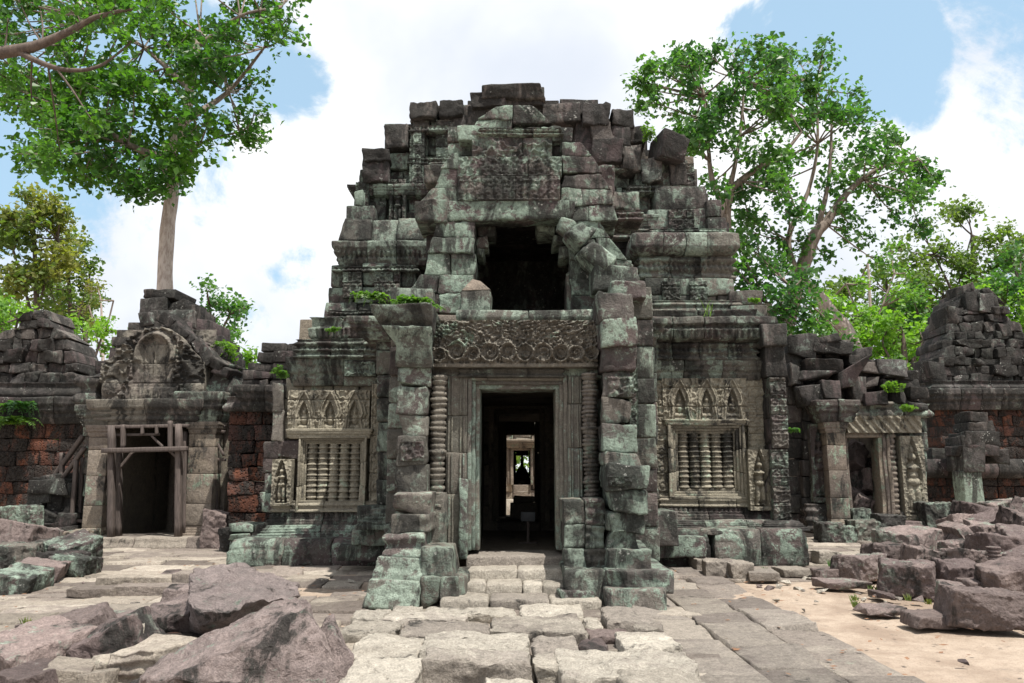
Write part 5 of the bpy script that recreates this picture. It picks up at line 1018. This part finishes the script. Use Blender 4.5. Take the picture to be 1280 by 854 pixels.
# the tall pale trunk behind the left pavilion
T1 = poly_in([(-40, -60), (372, -60), (378, 40), (350, 80), (325, 70), (328, 130), (325, 190), (290, 150), (262, 120), (262, 180), (240, 210), (215, 235), (170, 240), (130, 215), (100, 235), (60, 205), (20, 225), (30, 190), (60, 160), (40, 130), (-40, 170)])
Y1 = 27
tree('tall_tree', 'tall tree with smooth pale trunk and broad glossy crown rising behind the left pavilion',
     [(206, 430, Y1, .30), (206, 360, Y1, .27), (209, 290, Y1, .24), (216, 230, Y1, .21), (208, 200, Y1, .19), (232, 150, Y1, .17), (238, 100, Y1, .16), (250, 40, Y1, .1)],
     [[(208, 200, Y1, .18), (160, 180, Y1 - 1, .1), (100, 140, Y1 - 1, .06)], [(232, 150, Y1, .15), (285, 115, Y1 + 1, .08), (330, 60, Y1, .04)], [(216, 215, Y1, .12), (250, 180, Y1, .06), (300, 165, Y1 + .5, .03)], [(236, 110, Y1, .12), (180, 60, Y1, .07), (120, 20, Y1, .04)], [(245, 60, Y1, .1), (300, 20, Y1, .06), (350, 10, Y1, .03)]],
     blob(165, -20, 378, -50, 240, Y1, 28, lambda u, v: T1(u, v)) + blob(22, 0, 150, 90, 200, Y1 - 2, 26, lambda u, v: T1(u, v)) + [(70, 205, Y1, 20), (110, 215, Y1, 18), (25, 205, Y1, 18), (290, 150, Y1, 22), (310, 175, Y1, 18), (265, 165, Y1, 18)], 'leaf_big', .225, 1.0)
Y0 = 17
tree('overhanging_tree', 'dark limb and leaves of a tree reaching in from the upper left corner',
     [(-420, 600, Y0, .5), (-330, 300, Y0, .42), (-160, 100, Y0, .3), (-20, 68, Y0, .17)],
     [[(-20, 68, Y0, .16), (30, 62, Y0, .13), (75, 45, Y0, .09), (120, 22, Y0, .06), (170, 10, Y0, .03)], [(20, 64, Y0, .08), (60, 82, Y0, .06), (95, 88, Y0, .05), (130, 80, Y0, .035), (165, 52, Y0, .02)], [(70, 84, Y0, .03), (95, 120, Y0, .02), (118, 155, Y0, .012)]],
     [(10, 20, Y0, 34, .6), (50, 10, Y0 + .5, 30, .6), (95, 15, Y0, 30, .6), (140, 8, Y0, 32, .6), (20, -10, Y0, 40, .6), (75, 55, Y0 + 1, 18, .6), (150, 45, Y0, 24, .6), (185, 25, Y0, 26, .6), (10, 100, Y0 + 1, 16, .6), (40, 140, Y0 + 1, 20, .6), (75, 190, Y0 + 2, 22, .6), (115, 155, Y0, 18, .5)], 'leaf_big', .15, .6, bark='bark_dark', twig=.02)
# right hand tree(s) behind the tower
Y2 = 30
T2 = poly_in([(790, 85), (840, 62), (880, 75), (905, 55), (950, 45), (968, 70), (1000, 75), (1030, 60), (1050, 80), (1045, 110), (1075, 115), (1085, 150), (1130, 165), (1145, 200), (1170, 225), (1165, 250), (1120, 265), (1090, 280), (1040, 260), (1010, 290), (985, 270), (930, 300), (905, 250), (850, 210), (850, 160), (810, 150), (820, 120)])
tree('broadleaf_tree', 'large broadleaf tree with forked leaning limbs right behind the tower',
     [(975, 440, Y2, .34), (985, 400, Y2, .32), (1000, 345, Y2, .28), (1018, 295, Y2, .25), (1032, 280, Y2, .19)],
     [[(1032, 280, Y2, .2), (1060, 240, Y2, .12), (1100, 210, Y2, .07), (1150, 200, Y2, .04)], [(1000, 350, Y2, .16), (985, 300, Y2, .12), (1010, 240, Y2, .08), (1022, 180, Y2, .06), (1020, 110, Y2, .03)], [(1018, 300, Y2, .14), (1035, 230, Y2, .08), (1040, 150, Y2, .04)]],
     blob(60, 960, 1175, 60, 280, Y2, 22, lambda u, v: T2(u, v)) + [(1120, 270, Y2, 18), (1150, 285, Y2, 14), (1080, 300, Y2 + 1, 16), (1100, 330, Y2, 18), (1140, 240, Y2, 20), (1030, 320, Y2 + 1, 14), (960, 330, Y2, 20), (975, 300, Y2, 18), (940, 290, Y2, 22), (955, 270, Y2, 22), (985, 320, Y2, 22), (1000, 300, Y2, 16), (930, 270, Y2, 20), (1060, 285, Y2, 20), (1050, 262, Y2, 22), (1160, 215, Y2, 14)], 'leaf_mid', .21, 1.15, twig=.03, bark='bark_mid')
tree('broadleaf_tree', 'leafy tree with thinner dark trunk touching the right shoulder of the tower',
     [(905, 440, Y2 - 3, .28), (908, 330, Y2 - 3, .26), (906, 270, Y2 - 3, .22), (912, 238, Y2 - 3, .19)],
     [[(912, 238, Y2 - 3, .14), (940, 215, Y2 - 3, .10), (980, 190, Y2 - 3, .07), (1002, 165, Y2 - 3, .04)], [(906, 260, Y2 - 3, .14), (890, 225, Y2 - 3, .10), (885, 180, Y2 - 3, .07), (880, 120, Y2 - 3, .04)], [(912, 238, Y2 - 3, .1), (925, 170, Y2 - 3, .06), (930, 100, Y2 - 3, .03)]],
     blob(70, 785, 985, 50, 245, Y2 - 3, 22, lambda u, v: T2(u, v)) + [(795, 100, 27, 12), (812, 112, 27, 12), (800, 135, 27, 10), (935, 270, 28, 16), (920, 300, 28, 16)], 'leaf_mid', .19, 1.15, twig=.03, bark='bark_mid')
tree('broadleaf_tree', 'low bushy tree filling the gap right of the tower wall',
     [(950, 500, 26, .2), (955, 440, 26, .18), (960, 380, 26, .12)], [[(958, 400, 26, .1), (990, 360, 26, .05)]],
     [(930, 320, 26, 20), (945, 350, 26, 24), (975, 370, 26, 26), (1000, 385, 26, 22), (950, 385, 26, 24), (985, 405, 26, 24), (1015, 405, 26, 20), (930, 360, 26, 20), (960, 415, 26, 20), (1035, 420, 27, 18), (920, 300, 26, 14), (1000, 350, 27, 14), (965, 330, 27, 14), (1020, 440, 27, 20), (990, 435, 26, 20), (1060, 425, 29, 16), (925, 345, 26.5, 22), (940, 310, 27, 20), (980, 340, 27, 20), (1010, 370, 27, 20), (970, 395, 26, 24), (945, 405, 26, 22), (1030, 395, 28, 18), (1000, 420, 27, 22), (985, 430, 27, 20), (915, 330, 25.5, 18), (955, 325, 25.5, 24), (935, 375, 25.5, 22), (1005, 345, 26, 20), (990, 375, 25, 26), (960, 360, 25, 26), (1020, 425, 26, 22)], 'leaf_mid', .19, .9, twig=.03)
lt = thing('fallen_tree', 'bare pale tree trunk leaning over the roof of the right gallery', 'tree trunk', tuple(P(1062, 424, 31)[:2]) + (0,)); q = MB(); tube(q, [P(1110, 560, 31), P(1062, 424, 31), (P(1040, 395, 31)), P(1022, 370, 31), P(985, 330, 31)], [.36, .32, .30, .24, .1], 10, .02); q.build('trunk', 'bark', lt)
# background trees
def far_tree(label, u, v0, vtop, Y, wpx, leaf, n, size=.3, dens=.45, hpx=None, bark='bark_dark', r=None, fl=.6, trunk=.22):
    hpx = hpx or (v0 - vtop) * .7; cl = []
    for _ in range(n):
        a = random.uniform(0, 6.28); s = random.random() ** .5; cl.append((u + math.cos(a) * s * wpx / 2, vtop + hpx / 2 + math.sin(a) * s * hpx / 2, Y + random.uniform(-2, 2), (r or wpx * .14) * random.uniform(.7, 1.3), fl))
    tree('background_tree', label, [(u, v0, Y, trunk), (u + 4, (v0 + vtop) / 2, Y, trunk * .8), (u, vtop + hpx * .3, Y, trunk * .4)], [[(u + 2, (v0 + vtop) / 2 + 10, Y, trunk * .5), (u - wpx * .25, vtop + hpx * .5, Y, .05)], [(u + 2, (v0 + vtop) / 2, Y, trunk * .5), (u + wpx * .3, vtop + hpx * .4, Y, .05)]], cl, leaf, size, dens, bark=bark, twig=.05, group='trees beyond the ruins')
far_tree('tall feathery yellow green tree beyond the far left wall', 42, 560, 238, 48, 100, 'leaf_autumn', 44, size=.32, dens=.55, hpx=150, r=16)
far_tree('thin olive tree with dark lower leaves behind the yellow green one', 85, 560, 300, 52, 90, 'leaf_far', 22, size=.3, dens=.6, hpx=120, r=14)
far_tree('rounded bright yellow green bush showing over the left wall corner', 106, 560, 398, 40, 70, 'leaf_bright', 16, size=.22, dens=.7, hpx=60, r=14)
far_tree('bright yellow green shrub at the far left edge above the wall', 2, 560, 378, 40, 70, 'leaf_bright', 12, size=.22, dens=.7, hpx=50, r=14)
far_tree('nearly bare pale branched tree left of the pavilion roof', 125, 520, 352, 46, 56, 'leaf_autumn', 7, size=.16, dens=.10, hpx=60, r=11, bark='bark', trunk=.1)
far_tree('slender light green sapling right of the pavilion roof', 262, 520, 358, 36, 90, 'leaf_mid', 14, size=.20, dens=.28, hpx=80, r=13, trunk=.1)
far_tree('bright green bush in the gap between pavilion and tower', 296, 560, 436, 26, 74, 'leaf_bright', 12, size=.16, dens=.6, hpx=48, r=14, trunk=.08)
far_tree('sparse dead looking tree with pale branches beyond the right gallery', 1085, 560, 290, 48, 110, 'leaf_bright', 9, size=.20, dens=.10, hpx=130, r=15, bark='bark', trunk=.14)
far_tree('dark spreading tree left of the far right tower', 1110, 560, 330, 55, 150, 'leaf_far', 44, size=.32, dens=.6, hpx=120, r=18, fl=.4)
far_tree('bright green young tree behind the right gallery roof', 1060, 560, 375, 44, 110, 'leaf_bright', 30, size=.26, dens=.7, hpx=110, r=17)
far_tree('bright green tree directly left of the far right tower', 1128, 560, 385, 42, 90, 'leaf_bright', 24, size=.26, dens=.65, hpx=100, r=16)
far_tree('tall flat topped dark tree above the far right tower', 1215, 560, 258, 58, 190, 'leaf_far', 44, size=.32, dens=.6, hpx=120, r=19, fl=.35, trunk=.3)
far_tree('mid green tree at the right picture edge behind the tower', 1275, 560, 310, 46, 110, 'leaf_mid', 34, size=.28, dens=.6, hpx=170, r=19)
far_tree('light green tree low behind the far right tower', 1245, 560, 350, 44, 120, 'leaf_bright', 28, size=.26, dens=.6, hpx=130, r=19)
far_tree('dense dark tree low behind the far right tower shoulder', 1180, 560, 330, 60, 150, 'leaf_far', 34, size=.34, dens=.6, hpx=130, r=19, fl=.5)
far_tree('dark rounded tree between the leaning trunk and the far right tower', 1150, 560, 365, 52, 110, 'leaf_mid', 24, size=.3, dens=.6, hpx=110, r=17)
far_tree('olive tree low behind the far left wall', 60, 560, 350, 56, 150, 'leaf_far', 22, size=.32, dens=.6, hpx=90, r=16, fl=.5)
# far forest belt closing the horizon
q = MB()
for i in range(70):
    a = rad(-78 + i * 156 / 69); R_ = 75 + random.uniform(-8, 12); h = random.uniform(4, 8)
    leaves(q, (math.sin(a) * R_, math.cos(a) * R_, h * .5), 3.2, 3., h * .55, 380, .55, .4)
tag(q.build('forest', 'leaf_far', smooth=False), 'continuous far belt of forest closing the view behind the ruins', 'forest', kind='stuff')
# ================================================================== SMALL PLANTS ON THE MASONRY
random.seed(95); np.random.seed(95)
def fern(label, u, v, Y, spread, n=16, leaf='leaf_fern', h=.5, name='fern', hang=.0):
    c = P(u, v, Y); o = thing(name, label, 'fern' if name == 'fern' else 'plant', c); st_, lf = MB(), MB(); Rr = spread / 995 * Y
    for i in range(n):
        a = random.uniform(math.pi * .9, math.pi * 2.1); s = Rr * random.uniform(.45, 1.35); hh = Rr * h * random.uniform(.5, 1.1)
        base = c + Vector((random.gauss(0, Rr * .35), random.uniform(-.05, .05), 0)); pts = []
        for k in range(7):
            t = k / 6; pts.append(base + Vector((math.cos(a) * s * t, math.sin(a) * s * t * .6, hh * math.sin(t * math.pi * .75) - hang * Rr * t * t)))
        tube(st_, pts, [.006] * 6 + [.002], 3, 0, sub=1)
        for k in range(1, 7):
            t = k / 6; d = (pts[k] - pts[k - 1]).normalized(); sd_ = d.cross(Vector((0, 0, 1))).normalized(); L_ = Rr * .30 * math.sin(math.pi * (t * .8 + .15)) + .015
            for sgn in (-1, 1):
                for f in (0, .5):
                    b0 = pts[k - 1].lerp(pts[k], f); e = b0 + sd_ * sgn * L_ + d * L_ * .35 + Vector((0, 0, random.gauss(-.02, .02))); w_ = d * L_ * .42
                    lf.add([b0, (b0 + e) / 2 + w_ * .6, e, (b0 + e) / 2 - w_ * .4], [[0, 1, 2, 3]], (random.random(), random.random(), .5))
    st_.build('stem', leaf, o); lf.build('foliage', leaf, o, smooth=False); return o
fern('bright fern sprouting on top of the left pier capital', 520, 384, 10.8, 32, 15, hang=.35)
fern('small fern hanging beside the left pier capital', 462, 372, 13.5, 22, 16, hang=.8)
fern('fern with drooping fronds on the laterite wall at the left edge', 22, 508, 21.2, 26, 14, hang=.9, leaf='leaf_mid')
fern('lower bright plant on the laterite wall at the left edge', 12, 530, 21.2, 26, 14, hang=.5)
fern('bright leafy plant growing on the roof shoulder of the left pavilion', 272, 465, 18.6, 26, 24, h=1.4, name='wall_plant')
fern('small plant on the collapsed roof of the link wall', 354, 472, 16.8, 14, 10, h=1, name='wall_plant')
fern('tiny weed on the left cornice of the tower', 416, 414, 14.5, 9, 8, name='wall_plant')
fern('tiny weed on the right second tier ledge', 942, 378, 15.2, 10, 8, name='wall_plant')
fern('small weed on the right gallery roof', 1117, 490, 19.8, 13, 10, h=1, name='wall_plant')
fern('second small weed low on the right gallery roof edge', 1134, 514, 19.6, 11, 10, h=.7, name='wall_plant')
fern('green weed growing in the gap beside the right corner pilaster', 988, 540, 19.6, 10, 10, name='wall_plant', leaf='leaf_mid')
fern('sprig growing from the tower crown near the fallen corner block', 812, 176, 16.3, 16, 10, h=1.2, name='wall_plant')
def tuft(label, x, y, z, h, n, leaf='leaf_autumn'):
    o = thing('grass_tuft', label, 'grass tuft', (x, y, z)); q = MB()
    for i in range(n):
        a = random.uniform(0, 6.28); l = h * random.uniform(.5, 1.1); b0 = Vector((x + random.gauss(0, h * .25), y + random.gauss(0, h * .25), z)); tip = b0 + Vector((math.cos(a) * l * .5, math.sin(a) * l * .5, l)); m_ = (b0 + tip) / 2 + Vector((0, 0, l * .15)); w_ = Vector((.006, 0, 0))
        q.add([b0 - w_, b0 + w_, m_ + w_ * .8, m_ - w_ * .8], [[0, 1, 2, 3]]); q.add([m_ - w_ * .8, m_ + w_ * .8, tip], [[0, 1, 2]])
    q.build('blades', leaf, o, smooth=False)
    if 'little' in label: o['group'] = 'little weeds between the ground stones'
    return o
g = G(1188, 735); tuft('dry grass tuft at the front of the right heap', g.x, g.y, 0, .25, 60)
g = P(882, 398, 14.9); tuft('thin grass sprig on the right cornice', g.x, g.y - .1, g.z, .4, 8, 'leaf_bright')
g = G(1042, 708); tuft('low green grass tuft at the edge of the right hand paving', g.x, g.y, 0, .12, 50, 'leaf_mid')
for i in range(16):
    u, v = random.choice([(random.uniform(880, 1060), random.uniform(704, 722)), (random.uniform(1060, 1200), random.uniform(722, 760)), (random.uniform(20, 300), random.uniform(720, 800))]); g = G(u, v)
    o_ = tuft('little dry weed growing between the ground stones', g.x, g.y, 0, random.uniform(.05, .12), 22, random.choice(['leaf_mid', 'leaf_autumn']))
# fallen leaves
q = MB(); n = 700; X = np.random.uniform(-7, 7, n); Yy = np.random.uniform(5, 15, n)
for x, y in zip(X, Yy):
    if abs(x) < 1.9 and y < 10.5: continue
    a = random.uniform(0, 6.28); s = random.uniform(.02, .045); z = .03; d = Vector((math.cos(a), math.sin(a), .1)) * s; e = Vector((-math.sin(a), math.cos(a), .15)) * s * .5; c = Vector((x, y, z))
    q.add([c - d, c + e, c + d, c - e], [[0, 1, 2, 3]])
M['litter'] = simple('dry leaf litter', (.16, .075, .04), (.26, .14, .07), 30, .8, .001); tag(q.build('leaf_litter', 'litter', smooth=False), 'dry brown leaves scattered on sand and paving', 'leaf litter', kind='stuff')
